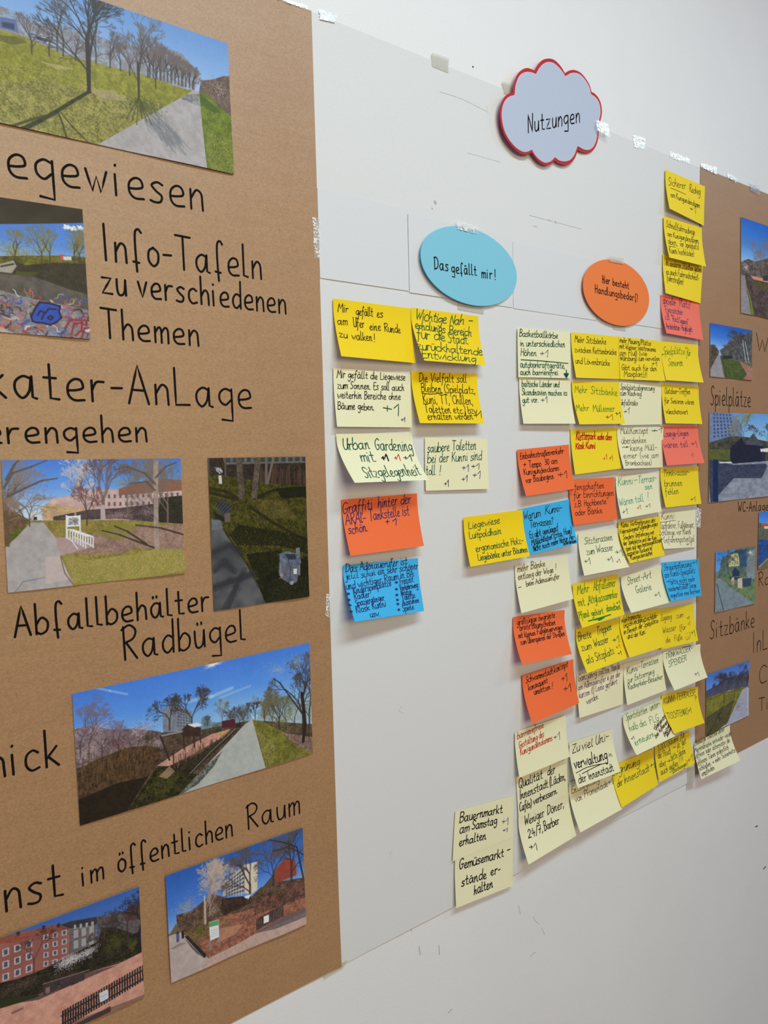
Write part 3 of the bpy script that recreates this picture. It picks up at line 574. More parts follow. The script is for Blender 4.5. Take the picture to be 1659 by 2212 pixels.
    p.specks(1326, 660, 10, 12, 40, [(170, 140, 144)], 2); p.poly([(1366, 690), (1384, 686), (1382, 704), (1368, 706)], (150, 154, 164)); p.line([(1320, 600), (1330, 676)], 1.5, (160, 166, 178), .7)
    return p.build('upright dark print of a litter bin and bench on shaded grass', GRP_L, GAIN[3])

def photo_hut():
    p = Pic('r4', [(155.8, 1498.8), (668.8, 1388.4), (675.2, 1625.7), (172.7, 1783.7)], DN, 11)
    p.sky([(0, (66, 116, 204)), (.25, (84, 138, 218)), (.5, (134, 180, 232)), (.62, (176, 206, 238)), (1, (176, 206, 238))])
    p.line([(430, 270), (520, 290), (600, 305)], 5, (190, 210, 240), .35); p.line([(880, 340), (1000, 315), (1095, 275)], 8, (196, 214, 240), .4); p.line([(1040, 320), (1180, 265)], 6, (190, 208, 238), .3)
    [p.specks(1003, 163, 8 + 6 * k, 3 + 2.4 * k, 900, [(255, 252, 244)], 1, .16) for k in range(9)]
    p.poly([(765, 372), (822, 352), (905, 385), (908, 470), (770, 490)], (128, 136, 150), (104, 110, 122)); p.windows((835, 370), (900, 392), (900, 460), (835, 460), 5, 6, (74, 80, 92), .5, .6)
    p.poly([(330, 500), (760, 485), (950, 470), (1100, 440), (1190, 425), (1480, 440), (1480, 640), (800, 860), (330, 960)], (96, 78, 62), (58, 48, 36), con=3)
    p.poly([(340, 470), (420, 455), (540, 470), (640, 465), (760, 480), (770, 560), (600, 590), (350, 660)], (146, 130, 134), (84, 70, 74), con=3.2)
    p.specks(450, 470, 110, 45, 1800, [(206, 190, 200), (176, 156, 168), (112, 96, 106)], 1.2, .6); p.specks(660, 465, 90, 30, 1200, [(190, 174, 184), (110, 84, 90)], 1.2, .6); p.specks(430, 560, 80, 60, 1800, [(170, 146, 140), (96, 80, 74), (190, 168, 164)], 1.2, .6)
    p.specks(560, 540, 60, 45, 1400, [(104, 62, 62), (74, 46, 46), (130, 90, 86)], 1.2, .6); p.specks(700, 510, 70, 40, 1200, [(70, 62, 34), (44, 40, 26)], 1.3, .6)
    for x, t in ((350, 300), (380, 330), (420, 350), (480, 400), (560, 420)): p.tree(x, 600, t, (70, 56, 58), 3, .75, 7, a=.6, twig=(110, 92, 100))
    p.poly([(1210, 420), (1240, 360), (1300, 300), (1380, 330), (1476, 330), (1476, 480), (1340, 480), (1215, 430)], (120, 112, 66), (78, 74, 46), con=3, a=.3)
    for x, y, rx, ry in ((1250, 390, 40, 50), (1300, 340, 60, 50), (1370, 380, 60, 60), (1440, 380, 40, 70), (1330, 430, 90, 30)): p.specks(x, y, rx, ry, 1000, [(132, 124, 72), (92, 88, 52), (66, 62, 44), (150, 146, 96)], 1.3, .6)
    for x, t in ((1250, 320), (1285, 280), (1350, 300), (1390, 250)): p.tree(x, 470, t, (64, 56, 46), 3, .55, 7, a=.7, twig=(104, 98, 74))
    p.poly([(940, 470), (955, 410), (985, 398), (1000, 440), (1060, 430), (1100, 370), (1150, 350), (1180, 370), (1190, 420), (1120, 450), (950, 490)], (84, 82, 66), (54, 54, 46), con=3, a=.35)
    for x, y, rx, ry in ((975, 440, 26, 34), (1100, 410, 50, 34), (1150, 390, 36, 36), (1020, 450, 40, 20)): p.specks(x, y, rx, ry, 700, [(96, 92, 74), (66, 64, 54), (50, 50, 44)], 1.3, .6)
    for x, t in ((980, 400), (1090, 360), (1130, 350), (1150, 340)): p.tree(x, 450, t, (70, 64, 56), 2.5, .55, 6, a=.7)
    p.specks(1052, 345, 40, 42, 700, [(160, 162, 130), (126, 128, 100)], 1.3, .5)
    p.poly([(740, 640), (860, 560), (1000, 490), (1090, 465), (1060, 500), (900, 590), (800, 640)], (196, 148, 134), (160, 116, 106))
    p.poly([(372, 655), (480, 600), (600, 555), (690, 545), (752, 555), (756, 600), (700, 690), (600, 850), (370, 930)], (96, 70, 46), (48, 36, 26), con=3.2)
    for i in range(500):
        x = p.rnd.uniform(385, 740); b = 640 - (x - 385) * .24 + p.rnd.uniform(-10, 130); p.line([(x, b), (x + p.rnd.uniform(-10, 10), b - p.rnd.uniform(25, 55))], 1.1, p.rnd.choice([(118, 88, 58), (46, 34, 26), (92, 74, 44)]), .45)
    p.poly([(370, 800), (560, 720), (700, 690), (600, 850), (372, 940)], (22, 18, 12), (42, 34, 22), con=3, a=.85)
    p.poly([(600, 850), (740, 650), (800, 640), (880, 660), (960, 690), (830, 790)], (58, 56, 26), (28, 28, 14), con=3.4); p.inpoly([(650, 800), (760, 660), (860, 670), (800, 760)], 900, [(116, 110, 52), (90, 96, 40)], 1.3, .6)
    p.poly([(750, 690), (800, 640), (850, 640), (790, 700)], (186, 146, 130), a=.6)
    p.poly([(800, 640), (940, 580), (1060, 500), (1110, 470), (1110, 480), (900, 680), (850, 690)], (60, 52, 34), (36, 32, 22), con=3)
    for i in range(110): t = p.rnd.random(); x, y = 820 + 290 * t, 650 - 175 * t + p.rnd.uniform(-6, 10); p.line([(x, y), (x + p.rnd.uniform(-5, 5), y - p.rnd.uniform(18, 60) * (1.15 - t))], 1.4, p.rnd.choice([(98, 70, 56), (60, 44, 38), (120, 96, 70)]), .7)
    p.specks(1050, 490, 30, 14, 120, [(216, 190, 60), (120, 110, 50)], 1.5)
    p.poly([(820, 800), (1160, 440), (1192, 420), (1256, 655), (1250, 720), (840, 850)], (152, 156, 152), (170, 172, 168), n=p.n2, con=1.4)
    p.poly([(830, 790), (960, 650), (1050, 570), (1010, 640), (940, 720)], (46, 46, 40), (110, 112, 106), con=4, a=.85)
    p.line([(895, 680), (1000, 575), (1115, 470)], 3.5, (48, 46, 42)); p.line([(898, 674), (1000, 568), (1112, 466)], 1.2, (170, 170, 168), .8)
    p.poly([(1192, 420), (1240, 432), (1340, 480), (1478, 560), (1480, 590), (1256, 660)], (122, 120, 52), (86, 84, 34), con=3); p.inpoly([(1200, 450), (1300, 540), (1290, 640), (1256, 650)], 600, [(196, 176, 130), (160, 140, 100)], 1.4, .6)
    p.poly([(1330, 480), (1476, 500), (1478, 570), (1400, 545)], (150, 120, 110), (96, 78, 66), con=3)
    p.tree(1318, 465, 290, (54, 46, 40), 4, .55, 7, a=.85, twig=(96, 90, 70)); p.tree(1430, 520, 90, (46, 40, 38), 6, .55, 8, a=.8, twig=(74, 68, 66)); p.tree(1460, 460, 130, (60, 52, 48), 5, .6, 7, a=.8)
    p.line([(1430, 520), (1440, 440), (1425, 300)], 9, (44, 36, 34)); p.line([(1432, 400), (1380, 330), (1320, 250), (1290, 230)], 4, (50, 44, 42), .9, 2)
    p.specks(1310, 190, 90, 60, 700, [(176, 186, 180), (150, 160, 150)], 1.2, .5); p.specks(1400, 150, 60, 60, 700, [(190, 196, 190), (140, 146, 136)], 1.2, .45)
    p.tree(800, 470, 305, (60, 54, 52), 4, .7, 7, a=.85); p.tree(905, 470, 270, (62, 56, 52), 4.5, .6, 8, a=.8); p.tree(1050, 440, 320, (96, 96, 80), 3, .5, 6, a=.6); p.tree(1205, 420, 340, (60, 54, 50), 2.5, .4, 6, a=.8); p.tree(1170, 420, 350, (80, 72, 66), 2.5, .5, 6, a=.7)
    p.poly([(1046, 430), (1110, 420), (1112, 455), (1048, 462)], (78, 36, 40)); p.poly([(1115, 440), (1138, 436), (1138, 458), (1116, 460)], (44, 46, 30))
    p.poly([(856, 475), (884, 445), (920, 452), (950, 460), (944, 500), (862, 505)], (70, 48, 40), (50, 36, 32)); p.poly([(884, 446), (930, 438), (958, 448), (918, 460)], (206, 208, 210)); p.poly([(850, 478), (884, 444), (890, 450), (858, 484)], (60, 42, 36))
    p.line([(756, 500), (860, 478)], 4, (128, 130, 134)); p.line([(756, 500), (800, 612)], 4, (54, 40, 36)); p.line([(866, 500), (870, 560)], 4, (60, 44, 38)); p.line([(915, 500), (918, 552)], 4, (60, 44, 38)); p.line([(944, 490), (948, 530)], 3, (60, 44, 38))
    p.line([(820, 655), (818, 580)], 2.5, (50, 38, 34))
    return p.build('wide print of a sunny path beside a wooden play hut and dark hedge', GRP_L, GAIN[4])

def photo_blossom():
    tr, br = np.array(un(300, 1914.7, .0036)), np.array(un(311.5, 2150.6, .0036)); w = tr - br; hgt = np.linalg.norm(w); w /= hgt
    d = np.array([w[1], -w[0]]); Lw = hgt * 1.385
    p = Pic('r5', [proj((c[0], -.0036, c[1])) for c in (tr - d * Lw, tr, br, br - d * Lw)], DN, 13, off=.0036)
    p.sky([(0, (54, 90, 160)), (.2, (70, 110, 186)), (.5, (110, 146, 208)), (1, (110, 146, 208))])
    p.poly([(-300, 900), (0, 800), (330, 700), (662, 600), (670, 800), (-300, 1200)], (60, 52, 42), (34, 30, 26), con=3)
    p.poly([(-300, 760), (0, 668), (165, 625), (325, 615), (328, 770), (0, 890), (-300, 980)], (150, 94, 84), (128, 80, 74), n=p.n3)
    p.poly([(-300, 745), (0, 665), (110, 640), (160, 660), (80, 690), (0, 695), (-300, 780)], (150, 84, 62), (120, 66, 52)); p.poly([(165, 628), (260, 606), (325, 608), (325, 630), (200, 655)], (140, 80, 66), (104, 62, 56))
    p.poly([(285, 605), (330, 590), (450, 570), (455, 690), (330, 770), (325, 620)], (112, 106, 104), (84, 78, 80)); p.poly([(285, 608), (330, 592), (455, 570), (458, 606), (330, 625)], (44, 42, 48), (62, 58, 62))
    p.poly([(455, 570), (600, 540), (660, 500), (662, 640), (460, 690)], (104, 96, 96), (70, 64, 66)); p.poly([(590, 545), (610, 520), (660, 512), (660, 580), (595, 590)], (78, 56, 52))
    wc = (70, 74, 92); fr = (176, 168, 166)
    p.windows((0, 715), (165, 660), (165, 830), (0, 890), 3, 3, wc, .32, .42, fr); p.windows((195, 650), (325, 618), (325, 790), (195, 815), 3, 4, wc, .3, .42, fr); p.windows((340, 630), (450, 605), (450, 700), (340, 730), 3, 2, (140, 146, 156), .36, .6, (150, 142, 136))
    p.windows((340, 606), (450, 586), (450, 616), (340, 634), 4, 1, (150, 150, 156), .4, .7); p.windows((470, 590), (590, 560), (590, 640), (470, 660), 4, 2, (62, 62, 72), .4, .5); p.windows((-250, 790), (0, 715), (0, 890), (-250, 960), 4, 3, wc, .32, .42, fr)
    for x, y in ((205, 612), (275, 602), (85, 640)): p.poly([(x - 6, y), (x + 8, y - 3), (x + 8, y + 16), (x - 6, y + 18)], (50, 40, 44))
    p.poly([(-300, 960), (0, 880), (160, 840), (330, 750), (460, 690), (480, 620), (540, 620), (600, 640), (662, 660), (664, 740), (420, 830), (180, 950), (-300, 1080)], (58, 50, 36), (28, 26, 20), con=3)
    p.specks(540, 690, 70, 70, 2200, [(70, 74, 28), (44, 46, 20), (98, 96, 40)], 1.3, .6); p.specks(625, 700, 36, 30, 700, [(106, 110, 40), (70, 76, 30)], 1.4, .6)
    for x, y, rx, ry in ((300, 790, 60, 30), (370, 760, 60, 30), (420, 735, 40, 24), (330, 770, 40, 34)): p.specks(x, y, rx, ry, 700, [(226, 222, 228), (190, 184, 196), (150, 140, 150)], 1.3, .7)
    p.specks(120, 880, 130, 40, 1600, [(92, 76, 66), (120, 100, 92), (46, 38, 32)], 1.3, .5); p.specks(20, 930, 120, 40, 1200, [(82, 66, 56), (50, 40, 34)], 1.3, .5)
    p.tree(655, 720, 440, (34, 30, 34), 7, .6, 8, a=.9); p.tree(160, 830, 620, (70, 46, 44), 3, .6, 7, a=.7); p.tree(490, 700, 560, (62, 52, 50), 3, .6, 7, a=.7); p.tree(600, 640, 480, (50, 44, 48), 3, .7, 7, a=.75)
    p.poly([(-300, 1090), (180, 935), (420, 830), (560, 790), (670, 735), (690, 1000), (300, 1200), (-300, 1300)], (196, 146, 128), (176, 126, 110), n=p.n2)
    p.inpoly([(-300, 1090), (180, 935), (420, 830), (670, 740), (680, 830), (280, 1040), (-300, 1200)], 3200, [(214, 168, 150), (150, 106, 94)], 1.2, .5)
    p.poly([(0, 985), (180, 935), (420, 830), (560, 795), (430, 850), (180, 960)], (58, 46, 44), (90, 66, 60), a=.8); p.poly([(0, 960), (180, 930), (182, 945), (0, 1000)], (44, 46, 24))
    for x0, x1 in ((205, 275), (280, 335), (335, 400)): p.poly([(x0, 890 - (x0 - 205) * .33), (x1, 890 - (x1 - 205) * .33), (x1, 935 - (x1 - 205) * .36), (x0, 942 - (x0 - 205) * .36)], (72, 58, 58), (52, 44, 46))
    p.poly([(215, 905), (235, 896), (235, 925), (215, 932)], (120, 100, 98)); p.line([(205, 885), (420, 820)], 2.5, (110, 92, 90)); p.line([(60, 1020), (105, 1000)], 5, (104, 70, 62), .7)
    p.poly([(290, 1080), (680, 930), (690, 1000), (420, 1110), (290, 1130)], (140, 106, 96), (110, 82, 76)); p.poly([(340, 1080), (520, 985), (520, 1010), (380, 1085)], (52, 40, 40), a=.8)
    for i in range(33):
        f = i / 32; x = 292 + 388 * f; t = 1012 - 222 * f; b = 1095 - 232 * f; w = 9 - 1.5 * f
        p.poly([(x, t), (x + w, t - 4), (x + w, b - 2), (x, b + 2)], (52, 40, 40), (30, 24, 26))
    p.line([(290, 1075), (680, 855)], 3, (40, 32, 34)); p.line([(290, 1035), (680, 815)], 3, (40, 32, 34)); p.poly([(466, 928), (508, 908), (510, 950), (470, 972)], (190, 190, 200)); p.line([(474, 945), (500, 933)], 1.5, (140, 140, 160))
    return p.build('print of pink houses, white blossom and a dark picket fence', GRP_L, GAIN[5])

def photo_board():
    p = Pic('r5', [(357.3, 1891.8), (654, 1787.3), (661, 1994.9), (369.7, 2123)], DN, 15, off=.0036)
    p.sky([(0, (44, 86, 164)), (.3, (62, 112, 194)), (.55, (120, 160, 216)), (1, (130, 168, 220))])
    p.poly([(790, 655), (860, 600), (1000, 520), (1200, 470), (1446, 400), (1446, 640), (1000, 800), (800, 900)], (140, 96, 78), (84, 62, 52), con=3)
    p.poly([(1040, 430), (1180, 340), (1260, 330), (1260, 500), (1040, 500)], (110, 100, 90), (80, 72, 66), a=0)
    p.poly([(1155, 322), (1185, 316), (1216, 308), (1214, 440), (1190, 460), (1155, 458)], (206, 196, 176), (190, 180, 164)); p.poly([(1058, 400), (1155, 322), (1155, 458), (1050, 470)], (176, 172, 168), (150, 146, 144))
    for i in range(6):
        f = i / 6; p.poly([(1060, 412 + f * 66), (1152, 340 + f * 118), (1152, 350 + f * 118), (1060, 420 + f * 66)], (70, 76, 90))
    for i in range(7): x = 1062 + i * 13; p.line([(x, 400 - i * 11), (x, 468)], 2, (190, 186, 180), .8)
    p.poly([(1296, 345), (1350, 290), (1392, 296), (1400, 370), (1300, 412)], (150, 70, 58), (128, 56, 48)); p.poly([(1230, 440), (1280, 380), (1296, 350), (1300, 412), (1240, 460)], (80, 70, 66))
    p.specks(1370, 370, 60, 40, 900, [(110, 66, 46), (150, 90, 60), (74, 52, 40)], 1.3, .6)
    p.poly([(830, 560), (900, 540), (1000, 460), (1080, 480), (1180, 480), (1230, 430), (1330, 400), (1440, 380), (1446, 470), (1150, 545), (1020, 570), (950, 640), (840, 640)], (110, 84, 66), (62, 48, 40), con=3)
    p.specks(880, 520, 60, 60, 1500, [(196, 180, 156), (160, 140, 116), (120, 100, 84)], 1.3, .5); p.specks(1010, 530, 40, 60, 900, [(190, 176, 166), (110, 90, 76)], 1.2, .5)
    p.poly([(800, 650), (830, 600), (860, 640), (800, 665)], (104, 90, 66)); p.poly([(1050, 480), (1150, 470), (1190, 500), (1060, 560), (1040, 540)], (70, 52, 42), (44, 34, 30), con=3)
    for x, y, t, w in ((965, 600, 300, 5), (990, 560, 330, 4), (1180, 500, 200, 6), (1290, 420, 190, 4), (1375, 400, 140, 6)): p.tree(x, y, t, (150, 130, 118) if x < 1000 else (58, 48, 46), w, .6, 8, a=.8, twig=(176, 156, 140) if x < 1000 else (84, 72, 70))
    p.line([(970, 600), (964, 470)], 4, (176, 160, 146)); p.line([(1430, 380), (1400, 240), (1340, 220), (1260, 205)], 5, (54, 44, 44), .9, 2); p.line([(1440, 280), (1360, 240), (1290, 260)], 4, (60, 50, 48), .9)
    p.poly([(1020, 575), (1150, 540), (1446, 450), (1446, 610), (1100, 720), (980, 760), (940, 690)], (160, 106, 84), (108, 70, 58), con=3)
    p.poly([(1200, 500), (1446, 400), (1446, 470), (1200, 560)], (120, 80, 66), (64, 46, 42), con=3); p.poly([(1040, 620), (1150, 600), (1110, 650), (1020, 690)], (176, 130, 104), a=.7)
    p.poly([(790, 660), (850, 640), (880, 660), (1000, 780), (1010, 830), (800, 900)], (176, 162, 156), (160, 148, 144), n=p.n2)
    p.poly([(975, 765), (1110, 700), (1230, 630), (1446, 540), (1450, 610), (1000, 800), (960, 800)], (184, 158, 146), (166, 140, 130)); p.line([(1000, 790), (1440, 600)], 1.5, (140, 116, 108), .5)
    for k in range(9): p.line([(1010 + k * 48, 755 - k * 23), (1030 + k * 48, 780 - k * 21)], 1.2, (140, 118, 110), .6)
    p.poly([(870, 660), (885, 655), (975, 745), (965, 762)], (44, 38, 38)); p.poly([(870, 665), (960, 758), (930, 740), (900, 710)], (70, 62, 64), a=.8)
    p.specks(945, 640, 42, 40, 1300, [(110, 116, 40), (80, 88, 30), (54, 60, 24)], 1.4, .75); p.specks(895, 640, 24, 16, 400, [(120, 112, 46), (80, 74, 34)], 1.4, .7); p.specks(1070, 600, 24, 30, 400, [(140, 140, 70), (96, 84, 60)], 1.3, .6)
    p.poly([(1200, 645), (1340, 560), (1446, 520), (1446, 560), (1300, 620)], (78, 70, 76), (110, 96, 96), a=.8)
    for i in range(16): x = 1210 + i * 8; f = i / 15; p.poly([(x, 577 - f * 68), (x + 6, 574 - f * 68), (x + 6, 626 - f * 66), (x, 629 - f * 66)], (62, 56, 58), (44, 40, 42))
    p.poly([(1244, 566), (1268, 556), (1268, 588), (1244, 598)], (214, 216, 220)); p.line([(1340, 500), (1440, 455)], 3, (70, 62, 62)); p.line([(1385, 500), (1390, 440)], 3, (64, 56, 56)); p.line([(1340, 480), (1342, 510)], 3, (64, 56, 56))
    p.line([(990, 600), (993, 725)], 3, (120, 124, 128)); p.line([(1032, 580), (1036, 695)], 3, (120, 124, 128)); p.poly([(986, 592), (1030, 580), (1034, 660), (992, 680)], (206, 212, 212)); p.poly([(987, 593), (1030, 582), (1031, 605), (988, 616)], (90, 150, 96))
    for k in range(4): p.line([(996, 632 + k * 10), (1026, 622 + k * 10)], 1.2, (140, 146, 150), .7)
    p.line([(838, 645), (839, 680)], 7, (70, 84, 130)); p.line([(838, 640), (838, 644)], 5, (60, 50, 50)); p.line([(862, 640), (863, 664)], 6, (40, 36, 44)); p.line([(916, 580), (918, 612)], 3, (110, 90, 84))
    p.poly([(1150, 474), (1188, 460), (1170, 486)], (226, 228, 230)); p.line([(1168, 480), (1168, 520)], 2, (70, 60, 60)); p.line([(1186, 476), (1186, 515)], 2, (70, 60, 60))
    p.poly([(800, 720), (850, 690), (880, 690), (820, 720)], (120, 110, 110), a=.7)
    return p.build('print of a path with a green topped notice board and white tower block', GRP_L, GAIN[6])

def simple(reg, corners, seed, fn, label, gain, dens=900, vd=1500):
    p = Pic(reg, corners, dens, seed, vd, .0030); fn(p); return p.build(label, GRP_R, gain)
def wallquad(xy_tl, xy_bl, ratio):
    """corners of a print that runs out of the frame: top left and bottom left survey points and width over height"""
    a, b = np.array(un(*xy_tl, .0030)), np.array(un(*xy_bl, .0030)); w = np.linalg.norm(a - b) * ratio; c = [a, a + (w, 0), b + (w, 0), b]
    return [tuple(proj((q[0], -.0030, q[1]))) for q in c]
def right_photos():
    def trees(p):
        p.sky([(0, (34, 92, 184)), (.25, (60, 124, 208)), (.45, (136, 176, 226)), (1, (140, 176, 220))])
        p.poly([(370, 420), (420, 400), (470, 420), (540, 400), (640, 380), (700, 400), (700, 620), (370, 540)], (120, 104, 92), (66, 58, 50), con=3)
        p.specks(405, 460, 30, 40, 300, [(226, 220, 222), (190, 176, 180)], 1.3, .7)
        for x, t in ((460, 250), (530, 260), (500, 330), (590, 250), (640, 300)): p.tree(x, 540, t, (132, 116, 106), 3, .5, 7, a=.7, twig=(116, 108, 112))
        p.poly([(440, 520), (560, 545), (700, 570), (700, 610), (470, 560)], (196, 140, 116)); p.poly([(530, 520), (566, 520), (566, 560), (530, 556)], (60, 54, 56))
        p.poly([(430, 540), (566, 570), (700, 600), (700, 680), (440, 640)], (96, 92, 44), (70, 66, 34)); p.poly([(395, 520), (430, 520), (480, 600), (700, 680), (700, 860), (460, 810), (430, 680)], (104, 84, 72), (60, 50, 44), con=3)
        p.poly([(372, 515), (398, 520), (440, 800), (470, 830), (366, 795)], (150, 142, 142), (124, 118, 120)); p.poly([(400, 560), (440, 680), (470, 815), (440, 805), (425, 690)], (110, 118, 44))
        p.line([(412, 630), (430, 690), (440, 760)], 3, (40, 36, 34))
    simple('c8', wallquad((1601, 468.4), (1600.5, 676), .74), 21, trees, 'print of bare trees under deep blue sky, topmost on the right brown paper', GAIN[7])
    def swing(p):
        p.sky([(0, (36, 84, 170)), (.25, (60, 116, 200)), (.45, (130, 168, 214)), (1, (140, 170, 210))])
        p.poly([(100, 1130), (240, 1100), (500, 1120), (500, 1300), (100, 1300)], (120, 112, 84), (90, 84, 62), con=3)
        p.poly([(148, 1020), (180, 1020), (212, 1070), (190, 1150), (148, 1190)], (96, 84, 70), (62, 56, 46), con=3); p.poly([(215, 1060), (260, 1030), (300, 970), (340, 960), (455, 920), (455, 1150), (240, 1120)], (104, 104, 100), (58, 62, 62), con=3)
        p.tree(285, 1120, 990, (74, 66, 60), 3, .5, 6); p.tree(340, 1130, 930, (66, 60, 58), 4, .6, 7); p.tree(410, 1150, 920, (60, 58, 58), 4, .6, 7)
        p.poly([(148, 1200), (200, 1100), (215, 1090), (250, 1265), (148, 1262)], (150, 146, 148), (130, 126, 130)); p.poly([(220, 1095), (260, 1120), (370, 1145), (410, 1240), (380, 1275), (255, 1260)], (86, 100, 44), (60, 72, 34), con=3)
        p.poly([(360, 1140), (452, 1190), (452, 1285), (390, 1270), (410, 1235)], (170, 120, 100), (140, 98, 86)); p.poly([(240, 1100), (310, 1100), (310, 1120), (240, 1125)], (50, 48, 44))
        p.line([(385, 990), (408, 1150)], 3.5, (196, 206, 220)); p.line([(402, 1000), (430, 1150)], 3.5, (196, 206, 220)); p.line([(230, 1100), (270, 1260)], 4, (56, 52, 44))
    simple('c8', [(1534, 697.4), (1625.3, 714), (1624.4, 821.6), (1534, 813.3)], 22, swing, 'small print of a straight path and tall play frame, above the word Spielplätze', GAIN[8])
    def house(p):
        p.sky([(0, (90, 140, 210)), (.3, (130, 176, 226)), (1, (140, 180, 226))])
        p.poly([(140, 1500), (290, 1500), (380, 1610), (380, 1720), (140, 1740)], (112, 130, 164), (90, 106, 140)); p.windows((165, 1510), (300, 1520), (330, 1680), (165, 1700), 6, 7, (58, 74, 110), .5, .6)
        p.poly([(140, 1730), (300, 1680), (420, 1690), (560, 1720), (700, 1720), (700, 1900), (140, 1860)], (80, 80, 60), (46, 48, 40), con=3)
        p.tree(390, 1720, 1500, (74, 74, 62), 5, .6, 8, twig=(120, 124, 84)); p.specks(340, 1620, 60, 70, 700, [(116, 116, 72), (80, 84, 60)], 1.3, .5); p.tree(470, 1690, 1600, (66, 62, 60), 3, .5, 7); p.tree(560, 1720, 1590, (50, 54, 50), 4, .5, 7); p.tree(620, 1720, 1540, (50, 54, 50), 5, .5, 7)
        p.poly([(140, 1775), (290, 1780), (290, 1860), (140, 1850)], (98, 104, 48), (66, 72, 36)); p.poly([(290, 1770), (375, 1690), (395, 1740), (420, 1740), (460, 1660), (530, 1755), (545, 1770), (545, 1880), (320, 1895), (290, 1850)], (38, 40, 50), (30, 32, 42)); p.poly([(395, 1742), (460, 1660), (528, 1752)], (84, 84, 88), (60, 62, 68))
        p.poly([(510, 1775), (566, 1768), (640, 1780), (640, 1800), (515, 1795)], (206, 210, 216)); p.line([(530, 1790), (530, 1860)], 4, (70, 70, 80))
        p.poly([(140, 1850), (320, 1880), (700, 1850), (700, 2180), (130, 2180)], (142, 146, 158), (112, 118, 132), n=p.n2); p.poly([(140, 1850), (320, 1890), (550, 1880), (560, 1900), (520, 1985), (320, 1985), (250, 2060), (150, 2170), (138, 2000)], (46, 52, 68), (66, 72, 88), con=3)
        p.poly([(168, 1850), (205, 1850), (205, 2160), (168, 2160)], (34, 50, 84), (24, 36, 62)); p.line([(380, 2130), (470, 2020), (566, 1930)], 2, (96, 100, 112)); p.poly([(210, 1870), (300, 1866), (300, 1875), (215, 1878)], (200, 204, 206))
    simple('c8', wallquad((1532.7, 890.9), (1531, 1085.6), 1.385), 23, house, 'print of a dark wooden playhouse casting shade, above the word WC-Anlagen', GAIN[9], 700)
    def water(p):
        p.sky([(0, (50, 110, 200)), (.2, (90, 140, 210)), (1, (80, 110, 150))])
        p.poly([(490, 230), (540, 235), (700, 240), (700, 400), (490, 380)], (110, 110, 90), (70, 78, 66), con=3); p.poly([(520, 235), (620, 238), (700, 230), (700, 262), (530, 265)], (170, 84, 66)); p.poly([(545, 260), (640, 262), (640, 280), (545, 280)], (206, 200, 190))
        p.poly([(490, 370), (560, 370), (700, 380), (700, 450), (560, 540), (490, 600)], (50, 84, 150), (36, 62, 110), con=3); p.poly([(490, 600), (560, 530), (700, 440), (700, 640), (490, 640)], (116, 116, 74), (84, 84, 60)); p.line([(500, 600), (580, 530), (680, 440)], 3, (190, 190, 180))
    simple('e4', wallquad((1639.7, 1107.4), (1637, 1231), .74), 24, water, 'print of blue water with red roofs, cut by the right edge of the picture', GAIN[10])
    def bench(p):
        p.sky([(0, (60, 120, 196)), (.3, (90, 140, 200)), (1, (90, 130, 160))])
        p.poly([(120, 640), (500, 600), (500, 930), (120, 1010)], (112, 124, 122), (92, 106, 104))
        p.poly([(200, 520), (260, 480), (330, 460), (400, 440), (475, 425), (472, 900), (150, 700)], (96, 116, 96), (62, 82, 76), con=3); p.poly([(245, 500), (330, 480), (340, 590), (250, 600)], (196, 186, 120), (170, 160, 110)); p.windows((250, 505), (330, 490), (330, 590), (250, 595), 4, 2, (120, 130, 130))
        p.poly([(390, 560), (440, 470), (475, 440), (470, 700), (400, 700)], (130, 140, 140), (96, 110, 116), con=3); p.poly([(330, 470), (400, 450), (400, 600), (345, 610)], (60, 90, 120), (44, 70, 90), con=3); p.tree(245, 700, 470, (58, 70, 70), 4, .5, 7); p.tree(345, 650, 450, (50, 60, 66), 4, .6, 7); p.specks(430, 480, 30, 30, 200, [(220, 226, 230)], 1.2)
        p.poly([(185, 690), (300, 640), (465, 720), (468, 905), (350, 830), (200, 720)], (110, 130, 84), (74, 96, 66), con=3); p.poly([(275, 640), (300, 600), (340, 640), (335, 680), (280, 680)], (40, 52, 76)); p.poly([(255, 680), (360, 690), (360, 712), (255, 700)], (44, 54, 74)); p.poly([(270, 690), (292, 686), (292, 745), (272, 750)], (180, 166, 160)); p.poly([(322, 698), (362, 690), (362, 780), (324, 775)], (186, 166, 160)); p.poly([(270, 715), (292, 712), (292, 745), (272, 750)], (170, 120, 116))
        p.poly([(360, 700), (440, 690), (430, 760), (370, 770)], (50, 66, 84)); p.poly([(140, 690), (185, 700), (260, 770), (380, 850), (440, 900), (300, 950), (132, 990)], (120, 132, 138), (104, 116, 124), n=p.n2); p.line([(150, 740), (175, 850), (205, 965)], 4.5, (40, 50, 60)); p.line([(140, 980), (195, 955)], 2.5, (40, 50, 60))
    simple('e4', [(1546, 1193.2), (1631.7, 1180.3), (1630.4, 1303.3), (1544.3, 1324)], 25, bench, 'print of a bench between stone posts beside a path, above the word Sitzbänke', GAIN[11])
